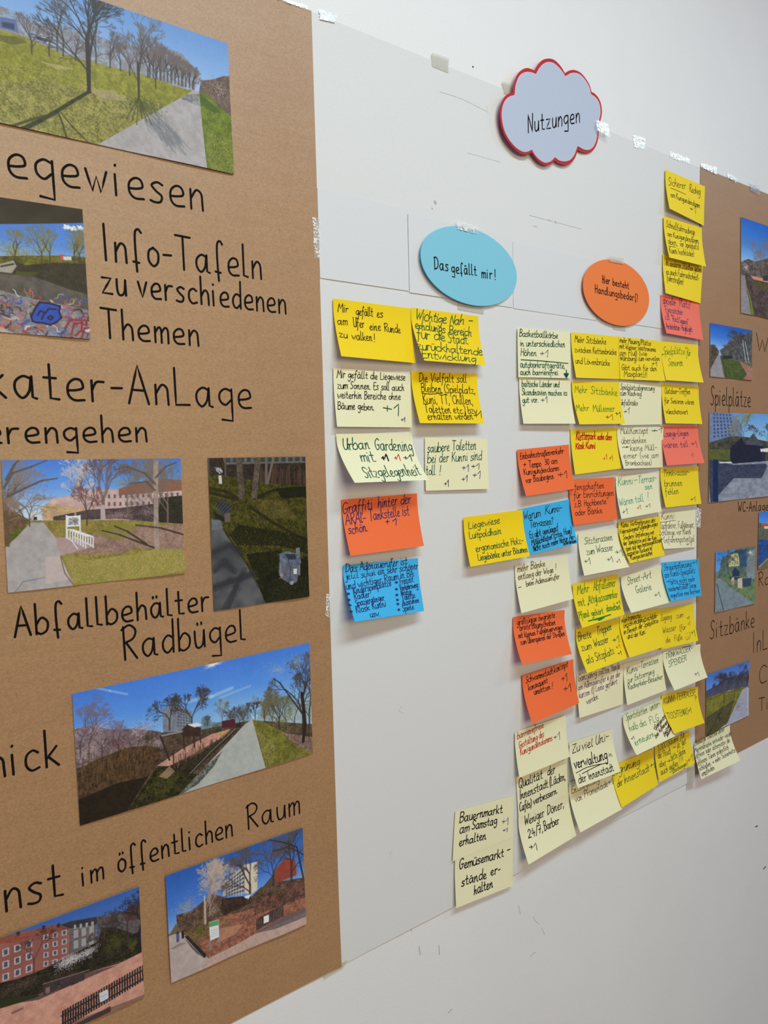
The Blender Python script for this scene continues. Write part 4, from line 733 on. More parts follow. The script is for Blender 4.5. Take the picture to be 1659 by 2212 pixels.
    def meadow(p):
        p.sky([(0, (62, 96, 166)), (.25, (84, 124, 196)), (.45, (150, 176, 214)), (1, (150, 176, 214))])
        p.poly([(60, 1640), (150, 1590), (210, 1540), (300, 1520), (420, 1470), (420, 1620), (250, 1640), (60, 1720)], (66, 60, 64), (44, 40, 44), con=3, a=.8)
        for x, t in ((190, 1480), (240, 1500), (310, 1440), (370, 1480), (400, 1500), (150, 1560)): p.tree(x, 1650, t, (50, 44, 46), 3, .6, 7, a=.8)
        p.poly([(60, 1700), (180, 1660), (380, 1615), (400, 1640), (240, 1920), (60, 2040)], (120, 116, 44), (88, 84, 32), con=3); p.poly([(60, 1860), (160, 1800), (300, 1720), (250, 1900), (60, 2040)], (84, 78, 46), (58, 56, 30), con=3)
        p.poly([(370, 1635), (412, 1610), (412, 1860), (235, 1930)], (150, 152, 166), (130, 132, 148)); p.specks(330, 1780, 50, 70, 600, [(84, 86, 100), (104, 106, 120)], 1.4, .6); p.specks(270, 1740, 40, 50, 400, [(48, 52, 24), (70, 70, 34)], 1.3, .6)
        p.line([(60, 1720), (200, 1665), (380, 1625)], 3, (40, 38, 26), .8); p.line([(205, 1650), (212, 1750)], 3.5, (44, 38, 36)); p.line([(212, 1750), (160, 1860), (90, 1980)], 4, (34, 32, 22)); p.line([(165, 1850), (180, 1910)], 3, (36, 34, 24)); p.line([(165, 1855), (230, 1930)], 3, (36, 34, 24)); p.line([(303, 1640), (302, 1700)], 3, (44, 38, 36))
    simple('e4', [(1525.5, 1458), (1619, 1425.8), (1616, 1544.5), (1525.5, 1589.5)], 26, meadow, 'print of a meadow with a thin tree, lowest on the right brown paper', GAIN[12])

# ------------------------------------------------------------------ the wall
def build_wall():
    x0, x1, z0, z1, nx, nz = -2.0, 5.0, 0.0, 3.1, 14, 8; V = []; Fc = []
    for y in (0.0, 0.12):
        for j in range(nz + 1):
            for i in range(nx + 1): V.append((x0 + (x1 - x0) * i / nx, y, z0 + (z1 - z0) * j / nz))
    K = (nx + 1) * (nz + 1)
    for j in range(nz):
        for i in range(nx):
            a = j * (nx + 1) + i; q = (a, a + 1, a + nx + 2, a + nx + 1); Fc.append(q); Fc.append(tuple(K + t for t in reversed(q)))
    o = link('wall_back', V, Fc, M['wall']); tag(o, 'white plaster wall that carries the papers and notes', 'wall', kind='structure'); return o
wall = build_wall()
def build_floor():
    V = [(-2, 0, 0), (5, 0, 0), (5, -3.4, 0), (-2, -3.4, 0), (-2, 0, -.1), (5, 0, -.1), (5, -3.4, -.1), (-2, -3.4, -.1)]
    m, n, l, b = newmat('grey_linoleum', .5, .3); l.new(ramp(n, l, noise(n, l, 40, 4), [(.3, (.30, .28, .26, 1)), (.7, (.36, .34, .31, 1))]), b.inputs['Base Color'])
    o = link('floor', V, [(0, 1, 2, 3)[::-1], (4, 5, 6, 7), (0, 1, 5, 4), (1, 2, 6, 5), (2, 3, 7, 6), (3, 0, 4, 7)], m)
    tag(o, 'grey floor in front of the wall', 'floor', kind='structure')
build_floor()
ws = Flat(-2, 5, 0, 3.1, 0.0)
def mark(pts, w, mat, parent, surf, reg='o'):
    for p, ww in zip(pts, w): write(surf, [('', p, ww)], mat, parent, reg=reg, name='scuff_mark')
mark([[(905, 2045), (908, 2062)], [(948, 2042), (949, 2062)], [(1152, 1980), (1157, 1990), (1165, 1996)], [(1146, 2067), (1151, 2060), (1157, 2057)], [(968, 2188), (976, 2180)], [(1170, 2004), (1176, 2018)], [(1120, 1955), (1124, 1975)], [(886, 2004), (890, 2012)]],
     [.0014, .0012, .0007, .0010, .0014, .0006, .0007, .0008], M['scuff'], wall, ws)
mark([[(1021, 144), (1022, 145)], [(1649, 1877), (1654, 1872)], [(1632, 1786), (1636, 1784)]], [.0022, .003, .003], M['speck'], wall, ws)

# ------------------------------------------------------------------ large sheets on the wall
def edge_curl(x, z): return .0025 * max(0, (0.93 - z) / .13) ** 2 * (.6 + .4 * math.sin(x * 14)) + .0012 * max(0, (x - .47) / .035) ** 2
kl = Flat(-0.42, .5046, .8025, 2.0502, .0006, .0003, 1, edge_curl)
kraft_left = sheet('brown_paper_sheet', kl, M['kraft'], 46, 60, .0003); tag(kraft_left, 'large brown paper sheet on the left with seven photos and black headings', 'poster', 'brown paper posters')
wh = Flat(.5048, 1.3980, .8025, 2.0500, .0008, .0003, 4, lambda x, z: .0018 * max(0, (.95 - z) / .15) ** 2 * (.5 + .5 * math.sin(x * 9 + 1)) + .0006 * max(0, (.53 - x) / .025) ** 2 * (.6 + .4 * math.sin(z * 9)))
white = sheet('white_paper_sheet', wh, M['white'], 60, 60, .0003); tag(white, 'large white paper sheet between the two brown sheets, covered in sticky notes', 'poster')
kr = Flat(1.3985, 2.35, .8102, 2.0520, .0008, .0003, 7, lambda x, z: .0012 * max(0, (1.43 - x) / .03) ** 2 * (.5 + .5 * math.sin(z * 6)))
kraft_right = sheet('brown_paper_sheet', kr, M['kraft'], 44, 50, .0003); tag(kraft_right, 'large brown paper sheet on the far right, partly cut by the picture edge', 'poster', 'brown paper posters')
for i, (x0, x1, z0, z1, lab) in enumerate([(.5052, .6503, 1.7268, 1.838, 'blank white sheet above the first yellow note at the left'), (.6516, .8590, 1.7250, 1.832, 'blank white sheet behind the light blue oval'),
                                     (.8606, 1.068, 1.7240, 1.826, 'blank white sheet between the light blue and orange ovals'), (1.0695, 1.380, 1.7265, 1.822, 'blank white sheet behind the orange oval')]):
    s = Flat(x0, x1, z0, z1, .0019, .0001, i, lambda x, z: .0003 * max(0, (1.745 - z) / .02))
    tag(sheet('blank_sheet', s, M['white2'], 10, 8, .0002), lab, 'paper sheet', 'blank sheets on the white paper')
mark([[(1143, 465), (1200, 480), (1256, 495)], [(1199, 477), (1201, 483)], [(1185, 474), (1188, 478)], [(1152, 488), (1160, 490)]], [.0005, .0014, .0012, .0009], M['scuff'], white, wh)
mark([[(939, 436), (941, 439)], [(933, 450), (934, 451)], [(947, 772), (948, 774)], [(862, 1105), (864, 1107)]], [.004, .002, .002, .002], M['scuff'], white, wh)
mark([[(950, 198), (1000, 215), (1050, 240)], [(1052, 228), (1052, 243)], [(1010, 330), (1080, 350)]], [.0009, .0008, .0008], M['pencil'], white, wh)
mark([[(868, 1526), (862, 1534), (870, 1540)], [(845, 1840), (842, 1850)]], [.001, .001], M['pencil'], white, wh)

def heads(parent, surf, rows):
    for reg, text, x0, y0, x1, y1, xh, w in rows: write(surf, [(text, x0, y0, x1, y1, xh)], M['marker'], parent, w * .93, 'print', reg, 'heading')
heads(kraft_left, kl, [('r1', 'egewiesen', 36, 874, 1010, 1048, 113, .0027), ('r2', 'Info-Tafeln', 515, 373, 1300, 467, 94, .0027), ('r2', 'zu verschiedenen', 508, 536, 1422, 640, 78, .0026),
    ('r2', 'Themen', 508, 758, 988, 800, 78, .0026), ('r2', 'kater-AnLage', -60, 1052, 1250, 1112, 112, .0028), ('r2', 'erengehen', -70, 1286, 730, 1276, 76, .0026),
    ('r3', 'Abfallbehälter', 70, 952, 985, 826, 76, .0026), ('r3', 'Radbügel', 580, 1062, 1155, 964, 84, .0026), ('r4', 'nick', -44, 706, 278, 637, 96, .0027),
    ('r5', 'nst', 24, 545, 296, 465, 98, .0028), ('r5', 'im', 385, 424, 488, 388, 58, .0022), ('r5', 'öffentlichen', 555, 362, 1095, 186, 62, .0023), ('r5', 'Raum', 1165, 158, 1412, 80, 62, .0023)])
heads(kraft_right, kr, [('c8', 'Wo', 480, 1060, 640, 1090, 66, .0024), ('c8', 'Spielplätze', 150, 1455, 438, 1470, 72, .0024), ('e4', 'WC-Anlagen', 325, 138, 600, 124, 44, .0022), ('e4', 'Rad', 495, 762, 640, 738, 62, .0022),
    ('e4', 'Sitzbänke', 92, 1206, 462, 1102, 80, .0024), ('e4', 'InLi', 450, 1320, 600, 1276, 88, .0024), ('e4', 'Ch', 500, 1582, 640, 1545, 78, .0024), ('e4', 'Tisch', 500, 1812, 720, 1750, 58, .0022)])

# ------------------------------------------------------------------ photographs
GAIN = [1.02, 1.1, 1.25, 1.05, 1.35, 1.35, 1.35, 1.35, 1.45, 1.55, 1.5, 1.6, 1.75]
for f in (photo_path, photo_graffiti, photo_rack, photo_bin, photo_hut, photo_blossom, photo_board): f()
right_photos()

# ------------------------------------------------------------------ cards: two ovals and the cloud
def card(name, surf, pts, mat, thick=.0008, parent=None, raise_=0.0, n=6):
    P = [surf.inv(*p) for p in pts]
    out = []
    m = len(P)
    for i in range(m):
        a, b, c, d = (np.array(P[(i + k) % m]) for k in (-1, 0, 1, 2))
        for k in range(n):
            t = k / n; out.append(.5 * (2 * b + (c - a) * t + (2 * a - 5 * b + 4 * c - d) * t * t + (3 * b - a - 3 * c + d) * t ** 3))
    return card_raw(name, surf, out, mat, thick, parent, raise_)
def card_raw(name, surf, out, mat, thick, parent, raise_):
    V = []
    for dy in (raise_, raise_ - thick):
        for q in out: p = surf.P(*q); p[1] -= dy; V.append(p)
    k = len(out); Fc = [tuple(range(k)), tuple(range(2 * k - 1, k - 1, -1))] + [(i, (i + 1) % k, k + (i + 1) % k, k + i) for i in range(k)]
    o = link(name, V, Fc, mat)
    if parent: adopt(o, parent)
    else: recentre(o)
    return o
def fit_ellipse(surf, pts):
    P = np.array([surf.inv(*p) for p in pts]); c = P.mean(0); Q = P - c; x, y = Q[:, 0], Q[:, 1]
    A = np.stack([x * x, x * y, y * y, x, y], 1) * 100; s = np.linalg.lstsq(A, np.ones(len(x)), rcond=None)[0] * 100
    a, b, cc, d, e = s; ctr = np.linalg.solve([[2 * a, b], [b, 2 * cc]], [-d, -e]); k = 1 + a * ctr[0] ** 2 + b * ctr[0] * ctr[1] + cc * ctr[1] ** 2
    Mx = np.array([[a, b / 2], [b / 2, cc]]) / k; w, R = np.linalg.eigh(Mx)
    return [c + ctr + R @ (np.array([math.cos(t), math.sin(t)]) / np.sqrt(w)) for t in np.linspace(0, 2 * math.pi, 97)[:-1]]
def tilted(cx, cz, off, gx, gz): return Flat(0, 1, 0, 1, off, 0, 0, lambda x, z: gx * (x - cx) + gz * (z - cz))
zz = lambda r, L: [zp(r, *p) for p in L]
B = zz('c3', [(830, 250), (850, 190), (920, 125), (1000, 100), (1080, 95), (1180, 110), (1300, 160), (1400, 230), (1480, 330), (1518, 450), (1500, 540), (1450, 605), (1380, 645), (1270, 665), (1150, 650), (1020, 600), (930, 525), (870, 430), (838, 330)])
c = un(1013, 575); bs = tilted(c[0], c[1], .0062, -.022, -.010)
oval = card_raw('oval_card', bs, fit_ellipse(bs, B), M['ovalblue'], .0008, None, 0); tag(oval, 'light blue oval card lettered Das gefällt mir', 'sign card', 'lettered heading cards')
write(bs, [('Das', 922, 402, 1022, 416, 46), ('gefällt', 1045, 428, 1225, 448, 42), ('mir', 1262, 464, 1338, 472, 40), ('!', 1355, 478, 1366, 478, 40)], M['marker'], oval, .0017, 'print', 'c3', 'lettering')
Ob = zz('c5', [(828, 330), (850, 230), (910, 150), (990, 108), (1080, 97), (1190, 110), (1300, 165), (1400, 260), (1465, 380), (1488, 500), (1465, 610), (1400, 690), (1310, 740), (1210, 755), (1100, 735), (990, 670), (900, 560), (845, 440)])
c = un(1331, 632); os_ = tilted(c[0], c[1], .0058, -.020, -.010)
oval2 = card_raw('oval_card', os_, fit_ellipse(os_, Ob), M['ovalorange'], .0008, None, 0); tag(oval2, 'orange oval card lettered Hier besteht Handlungsbedarf', 'sign card', 'lettered heading cards')
write(os_, [('Hier', 1018, 328, 1092, 340, 40), ('besteht', 1122, 350, 1282, 388, 36), ('Handlungsbedarf!', 945, 424, 1375, 514, 42)], M['marker'], oval2, .0016, 'print', 'c5', 'lettering')
c = un(1190, 240); cs = tilted(c[0], c[1], .0075, -.030, .004)
outer = [(745, 137), (690, 150), (650, 185), (615, 235), (602, 272), (600, 275), (597, 274), (560, 255), (505, 243), (450, 265), (400, 320), (370, 400), (355, 470), (350, 512), (348, 517), (343, 518), (310, 525), (265, 560), (230, 620), (210, 700), (207, 790), (225, 900), (260, 1000), (310, 1080), (380, 1160), (440, 1200), (490, 1213), (530, 1206), (556, 1192), (560, 1190), (564, 1193), (590, 1230), (640, 1290), (690, 1322), (730, 1332), (785, 1316), (816, 1284), (822, 1280), (828, 1284), (870, 1312), (930, 1331), (990, 1316), (1040, 1264), (1068, 1198), (1076, 1166), (1080, 1160), (1088, 1164), (1120, 1184), (1180, 1194), (1230, 1181), (1275, 1130), (1302, 1060), (1312, 980), (1314, 905), (1317, 885), (1320, 872), (1337, 815), (1350, 740), (1340, 650), (1312, 580), (1272, 532), (1240, 514), (1234, 510), (1231, 502), (1210, 430), (1160, 350), (1110, 295), (1060, 270), (1020, 264), (975, 275), (943, 297), (937, 300), (932, 295), (900, 240), (850, 180), (800, 145)]
inner = [(745, 182), (690, 205), (645, 255), (617, 308), (614, 314), (608, 313), (560, 295), (505, 292), (450, 315), (410, 370), (385, 450), (378, 520), (375, 542), (372, 548), (366, 550), (330, 560), (285, 590), (250, 650), (232, 740), (240, 850), (270, 960), (320, 1050), (380, 1120), (440, 1165), (490, 1180), (530, 1172), (558, 1158), (564, 1155), (570, 1160), (600, 1210), (640, 1255), (690, 1290), (730, 1298), (780, 1280), (815, 1245), (822, 1240), (830, 1244), (870, 1273), (930, 1284), (990, 1267), (1035, 1215), (1060, 1150), (1070, 1122), (1076, 1116), (1084, 1120), (1130, 1146), (1180, 1158), (1230, 1140), (1268, 1085), (1288, 1010), (1297, 930), (1299, 895), (1302, 878), (1318, 800), (1328, 740), (1320, 660), (1295, 600), (1255, 558), (1230, 544), (1224, 539), (1221, 530), (1200, 450), (1150, 370), (1100, 320), (1050, 302), (1000, 305), (948, 334), (940, 338), (934, 333), (900, 280), (850, 225), (800, 190)]
cloud = card('cloud_card', cs, zz('c1', outer), M['red'], .0008, None, 0, 3); tag(cloud, 'cloud shaped card with red border lettered Nutzungen', 'sign card', 'lettered heading cards')
cc = Flat(0, 1, 0, 1, .0082, 0, 0, cs.extra)
card('cut_edge', cc, zz('c1', [(700 + (x - 780) * 1.012 + 80, 740 + (y - 740) * 1.012) for x, y in inner]), M['pink'], .0003, cloud, 0, 3)
c2_ = Flat(0, 1, 0, 1, .0084, 0, 0, cs.extra); face = card('cloud_face', c2_, zz('c1', inner), M['cloudgrey'], .0003, cloud, 0, 3); face['label'] = 'grey blue face of the cloud'
write(c2_, [('Nutzungen', 520, 968, 1098, 850, 108)], M['marker'], face, .0022, 'print', 'c1', 'lettering')

# ------------------------------------------------------------------ clear tape
def tape(q, mat, label, group='tape pieces', base=.0026, seed=0, lean=(0, 0)):
    R = random.Random(seed * 7 + 3); q = [np.array(un(*p, base)) for p in q]; nx, ny = 14, 10; V = []; Fc = []
    bumpz = [[R.uniform(-1, 1) for _ in range(nx + 1)] for _ in range(ny + 1)]
    for side in (0, 1):
        for j in range(ny + 1):
            for i in range(nx + 1):
                u, v = i / nx, j / ny; xz = (q[0] * (1 - u) + q[1] * u) * (1 - v) + (q[3] * (1 - u) + q[2] * u) * v
                if i in (0, nx): xz = xz + np.array([R.uniform(-.0012, .0012), 0])
                V.append((xz[0], -(base + .00005 * bumpz[j][i] + lean[0] * (v - .5) + lean[1] * (u - .5)) + side * .0001, xz[1]))
    K = (nx + 1) * (ny + 1)
    for j in range(ny):
        for i in range(nx):
            a = j * (nx + 1) + i; Fc.append((a, a + nx + 1, a + nx + 2, a + 1)); Fc.append((K + a, K + a + 1, K + a + nx + 2, K + a + nx + 1))
    o = link('tape_strip', V, Fc, M[mat], smooth=True); recentre(o); return tag(o, label, 'tape', group)
TAPES = [([(598, -8), (664, 12), (664, 21), (600, -2)], 'tape', 'shiny tape along the top edge of the left brown sheet'), ([(690, 20), (727, 32), (724, 49), (692, 42)], 'tapewhiteglint', 'tape piece with painted white glint at the top left corner of the white sheet'),
  ([(933, 113), (970, 126), (969, 157), (934, 143)], 'tapematt', 'dull cream tape on the top edge of the white sheet, halfway to the cloud'), ([(1085, 175), (1106, 181), (1110, 207), (1090, 202)], 'tapematt', 'dull tape at the left notch of the cloud card'),
  ([(1288, 258), (1314, 268), (1319, 297), (1291, 282)], 'tape', 'shiny crumpled tape at the right side of the cloud card'), ([(1368, 291), (1394, 299), (1393, 323), (1370, 317)], 'tape', 'shiny tape on the top edge right of the cloud'),
  ([(1448, 326), (1490, 343), (1489, 353), (1448, 340)], 'tape', 'long shiny tape on the top edge above the topmost yellow note'), ([(1514, 352), (1548, 361), (1548, 377), (1515, 361)], 'tape', 'shiny tape on the top left corner of the right brown sheet'),
  ([(1572, 373), (1593, 384), (1592, 396), (1572, 382)], 'tape', 'middle one of three tapes on top of the right brown sheet'), ([(1620, 392), (1641, 404), (1642, 423), (1622, 412)], 'tape', 'rightmost tape on top of the right brown sheet'),
  ([(675, 469), (691, 472), (691, 557), (681, 557)], 'tapeglint', 'upright tape over the joint of left brown and white sheets'), ([(987, 476), (1032, 487), (1033, 505), (988, 495)], 'tapeglint', 'tape holding the top of the light blue oval'),
  ([(990, 652), (1046, 660), (1046, 678), (990, 668)], 'tapematt', 'faint tape under the bottom of the light blue oval'), ([(1316, 553), (1347, 558), (1347, 570), (1317, 565)], 'tapematt', 'faint tape at the top of the orange oval'),
  ([(1324, 699), (1353, 704), (1352, 715), (1325, 711)], 'tapematt', 'faint tape under the bottom of the orange oval'), ([(1504, 1095), (1514, 1100), (1513, 1140), (1504, 1139)], 'tapeglint', 'tape with painted white glints over the joint of white and right brown sheets'),
  ([(704, 1283), (712, 1283), (711, 1334), (704, 1330)], 'tapeglint', 'thin tape low on the joint beside the blue bullet list note'), ([(699, 2101), (752, 2073), (742, 2090), (701, 2114)], 'tapematt', 'dull tape under the bottom corner where left brown and white sheets meet'),
  ([(1484, 1660), (1499, 1655), (1498, 1702), (1484, 1706)], 'tapematt', 'dull tape under the bottom right corner of the white sheet')]
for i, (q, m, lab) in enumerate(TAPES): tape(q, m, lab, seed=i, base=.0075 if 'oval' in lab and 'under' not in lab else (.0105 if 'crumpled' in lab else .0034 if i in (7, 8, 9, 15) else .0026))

# ------------------------------------------------------------------ sticky notes
CNAME = dict(yellow='yellow', gold='yellow', cream='pale yellow', orange='orange', salmon='salmon', blue='blue')
def note(col, TL, TR, BR, BL, label, inks, lay=0, **kw):
    """inks: (ink, width in mm, style, region, rows...) ; a row is (text, x0, y0, x1, y1, xheight) or ('', points[, mm])"""
    fix = lambda t: ' '.join(w if w.isupper() else re.sub('(?<=[A-Za-zäöüß])L', 'l', re.sub('(?<=[A-Za-zäöüß])LL', 'll', w)) for w in t.split(' '))
    inks = [(a, b, c, d, [(fix(r[0]),) + tuple(r[1:]) for r in rows]) for a, b, c, d, rows in inks]
    s = Note(TL, TR, BR, BL, base=.0036 + .0006 * lay, **kw)
    o = sheet('sticky_note', s, M[col], 8, 14, .00014)
    tag(o, CNAME[col] + ' sticky note ' + label, 'sticky note', 'sticky notes on the wall')
    for ink, w, style, reg, rows in inks:
        if all(r[0].strip().startswith('+') and len(r[0]) < 4 for r in rows if r[0]) and len(rows) > 1:
            for r in rows: write(s, [r], M[ink], o, w / 1000, style, reg, 'tally_mark')
            continue
        tl = all(r[0].strip().startswith('+') and len(r[0]) < 4 for r in rows if r[0])
        write(s, [(r[0], r[1], r[2] / 1000) if r[0] == '' and len(r) > 2 else r for r in rows], M[ink], o, w / 909, style, reg, 'tally_mark' if tl else 'handwriting')
K = 'black'
# left block
note('gold', (719.3, 644.5), (886.9, 666.2), (897.7, 784.3), (737.4, 769.4), 'reading Mir gefällt es am Ufer, top left of the left block', [(K, 1.0, 'note', 'c6', [('Mir', 122, 180, 215, 186, 34), ('gefällt', 285, 210, 438, 222, 36), ('es', 472, 228, 525, 230, 34), ('am', 118, 295, 208, 300, 34), ('Ufer', 265, 318, 360, 322, 36), ('eine', 408, 342, 508, 350, 32), ('Runde', 540, 358, 685, 372, 34), ('zu', 135, 408, 210, 418, 32), ('waLken', 252, 430, 432, 442, 34), ('!', 446, 450, 458, 452, 36)])])
note('gold', (887.6, 664.2), (1033.2, 683), (1048.9, 789.1), (917, 778.8), 'in green ink reading Wichtige Nah-erholung, under the blue oval', [('dgreen', 1.2, 'scrawl', 'c6', [('Wichtige', 815, 250, 1095, 290, 46), ('Nah', 1125, 292, 1250, 298, 40), ('-', 1280, 300, 1318, 302, 40), ('erhoLungs', 815, 332, 1085, 372, 34), ('Bereich', 1120, 380, 1320, 402, 40), ('für die', 832, 412, 1085, 440, 44), ('Stadt', 1110, 452, 1290, 470, 44), ('zurückhaLtende', 838, 518, 1420, 572, 36), ('Entwicklung', 878, 594, 1360, 630, 34)])])
note('cream', (720, 794), (887, 809), (890, 923.4), (728.2, 921.7), 'reading Mir gefällt die Liegewiese, below the first yellow note', [(K, 1.0, 'note', 'c6', [('Mir gefällt die Liegewiese', 115, 770, 725, 796, 32), ('zum Sonnen. Es soll auch', 118, 866, 715, 888, 32), ('weiterhin Bereiche ohne', 120, 955, 685, 968, 32), ('Bäume geben.', 122, 1052, 450, 1062, 32)]), ('dgreen', 1.3, 'note', 'c6', [('+1', 520, 1088, 665, 1112, 52)]), ('navy', 1.0, 'note', 'c6', [('+1', 690, 1165, 722, 1168, 20)])])
note('gold', (888, 801.2), (1030.3, 808.4), (1046.5, 915), (907.3, 914), 'reading Die Vielfalt soll bleiben', [(K, 1.05, 'note', 'c6', [('Die Vielfalt soll', 850, 808, 1275, 812, 36), ('BLeiben (SpieLplatz,', 872, 898, 1355, 915, 36), ('Kuni, TT, ChilLen,', 890, 1000, 1335, 1012, 38), ('ToiLetten etc.) bzw.', 905, 1082, 1385, 1096, 34), ('erhalten werden', 930, 1148, 1335, 1145, 32), ('', [(875, 910), (960, 918), (1062, 908)]), ('+1', 1345, 1140, 1412, 1132, 32)])])
note('cream', (725.8, 937.4), (890.5, 935), (926.6, 1036.9), (766.3, 1043), 'in green ink reading Urban Gardening, its lower edge lifted far off', [('dgreen', 1.3, 'note', 'c7', [('Urban', 178, 215, 410, 205, 48), ('Gardening', 462, 215, 795, 228, 48), ('mit', 340, 322, 465, 320, 46), ('SitzgeLegenheit', 372, 468, 872, 440, 48)]), (K, 2.0, 'note', 'c7', [('+1', 527, 318, 578, 315, 30)]), ('redink', 1.2, 'note', 'c7', [('+1', 640, 318, 685, 312, 28)]), (K, 1.2, 'note', 'c7', [('+1', 720, 312, 788, 316, 28)])], lay=1)
note('cream', (917.7, 944.8), (1053.2, 948.5), (1056.1, 1056.2), (919.9, 1060.3), 'in green ink reading saubere Toiletten', [('dgreen', 1.1, 'note', 'c7', [('saubere Toiletten', 925, 236, 1360, 210, 42), ('bei der Kunni sind', 925, 335, 1410, 302, 42), ('toll', 912, 440, 995, 436, 40), ('!', 1030, 440, 1045, 436, 38)]), ('navy', 1.1, 'note', 'c7', [('+1', 1235, 405, 1292, 408, 30), ('+1', 1232, 505, 1280, 498, 28), ('+1', 1328, 475, 1395, 472, 32)]), (K, 1.1, 'note', 'c7', [('+1', 1315, 390, 1385, 388, 28), ('+1', 1075, 545, 1113, 545, 28)])])
note('orange', (737.9, 1079.6), (900.8, 1065.6), (915.8, 1179.2), (757.4, 1200.9), 'about graffiti, above the blue bullet list note', [('navy', 1.1, 'note', 'c7', [('Graffiti', 165, 792, 430, 742, 46), ('hinter der', 482, 735, 775, 690, 44), ('ARAl-', 195, 890, 375, 860, 48), ('Tankstelle ist', 405, 848, 765, 796, 44), ('schön.', 220, 970, 395, 940, 40), ('+', 553, 895, 585, 892, 34), ('1', 612, 892, 645, 890, 30)])])
note('blue', (741, 1221.4), (903.3, 1205.5), (916.3, 1319.8), (766.3, 1343.2), 'with a two column bullet list, lowest of the left block', [('navy', 1.0, 'note', 'c7', [('Das Adenauerufer ist', 190, 1312, 745, 1238, 34), ('jetzt schon ein sehr schöner', 195, 1378, 838, 1280, 32), ('und wichtiger Raum in BA:', 200, 1468, 810, 1345, 32), ('*', 205, 1530, 232, 1526, 26), ('KinderspieLplätze', 265, 1508, 602, 1430, 28), ('*', 212, 1580, 238, 1576, 26), ('RadLer', 272, 1558, 410, 1530, 28), ('*', 220, 1628, 246, 1624, 26), ('Spaziergänger', 285, 1618, 540, 1560, 28), ('*', 232, 1688, 258, 1684, 26), ('Kiosk Kunni', 290, 1680, 555, 1615, 30), ('usw.', 415, 1715, 505, 1702, 28), ('*', 635, 1422, 660, 1420, 24), ('Freizeit', 680, 1420, 800, 1398, 28), ('*', 638, 1482, 660, 1480, 24), ('Verkehrsweg', 680, 1478, 840, 1446, 26), ('*', 642, 1535, 664, 1533, 24), ('Natur', 692, 1525, 785, 1505, 26), ('*', 648, 1578, 668, 1576, 24), ('ToiLette', 698, 1565, 815, 1538, 26), ('*', 652, 1616, 672, 1614, 24), ('Ausruhen', 702, 1610, 850, 1580, 24), ('*', 660, 1668, 682, 1666, 24), ('SpieLe', 705, 1665, 805, 1640, 26)])], pw=1.2)
# middle and right block
note('blue', (1119.1, 1100.7), (1231, 1078.4), (1248.6, 1173), (1142.7, 1199.1), 'with crowded dark writing, beside the yellow Liegewiese note', [(K, 1.1, 'scrawl', 'd5', [('Warum', 835, 315, 1050, 270, 50), ('Kunni-', 1110, 245, 1320, 195, 48), ('Terrassen?', 915, 418, 1215, 368, 46), ('Es gibt genügend', 915, 555, 1275, 450, 42), ('Möglichkeiten (Erba, Hain)', 940, 645, 1450, 480, 36), ('Nicht noch mehr Natur An-', 960, 718, 1490, 555, 36), ('schränken', 1345, 638, 1510, 602, 24)])], lay=0, lift=(.003, .013))
note('gold', (1001, 1117.8), (1128.7, 1101.2), (1144.9, 1201.3), (1016.2, 1224.4), 'in green ink reading Liegewiese, left of the blue note', [('dgreen', 1.1, 'note', 'd5', [('Liegewiese', 130, 435, 530, 355, 44), ('Luitpoldhain', 140, 558, 550, 492, 42), ('ergonomische HoLz-', 225, 725, 835, 612, 44), ('Liegebänke unter Bäumen', 255, 838, 890, 722, 40)])], lay=3)
note('cream', (1112, 1221.9), (1227.1, 1199.6), (1238.6, 1293.6), (1126.4, 1324.9), 'reading mehr Bänke entlang der Wege', [('brown', 1.1, 'note', 'd5', [('mehr Bänke', 755, 988, 1110, 905, 42), ('entlang der Wege', 765, 1085, 1215, 985, 40), ('!', 1240, 962, 1252, 945, 36), ('-', 765, 1215, 805, 1205, 36), ('beim Adenauerufer', 870, 1165, 1295, 1065, 34)])])
note('cream', (1121, 815.9), (1232, 821), (1243.2, 915.3), (1130.8, 915.3), 'in green ink, directly below the note on basketball hoops', [('dgreen', 1.15, 'note', 'd1', [('baltische Länder und', 185, 1002, 745, 1010, 44), ('Skandinavien machen es', 188, 1130, 865, 1135, 44), ('gut vor.', 195, 1248, 435, 1240, 44)]), ('navy', 1.0, 'note', 'd1', [('+1', 470, 1250, 565, 1250, 50)])])
note('cream', (1118.1, 707.4), (1230.9, 716.8), (1233, 817.3), (1119.8, 815.1), 'in green ink on basketball hoops, with underline and down arrow', [('dgreen', 1.2, 'note', 'd1', [('Basketballkörbe', 150, 250, 725, 286, 46), ('in unterschiedlichen', 160, 395, 830, 415, 44), ('Höhen', 172, 538, 405, 546, 48), ('', [(175, 602), (500, 622), (880, 658)], 1.5), ('outdoorkraftgeräte,', 160, 715, 830, 730, 46), ('auch barrierefrei.', 160, 825, 735, 832, 42), ('', [(852, 760), (852, 850)], 2.6), ('', [(820, 812), (852, 866)], 3.0), ('', [(880, 812), (852, 866)], 3.0), ('', [(840, 815), (866, 815)], 3.2)]), ('navy', 1.0, 'note', 'd1', [('+1', 455, 570, 570, 565, 58)])], lay=2, lift=(.0022, .0022))
note('yellow', (1233.4, 717.5), (1338, 727.2), (1341, 819.2), (1244.7, 815.9), 'reading Mehr Sitzbänke zwischen den Brücken, in black ink', [(K, 1.0, 'note', 'd1', [('Mehr Sitzbänke', 980, 342, 1445, 370, 44), ('zwischen Kettenbrücke', 978, 490, 1600, 528, 42), ('und Löwenbrücke', 990, 655, 1500, 690, 42)])])
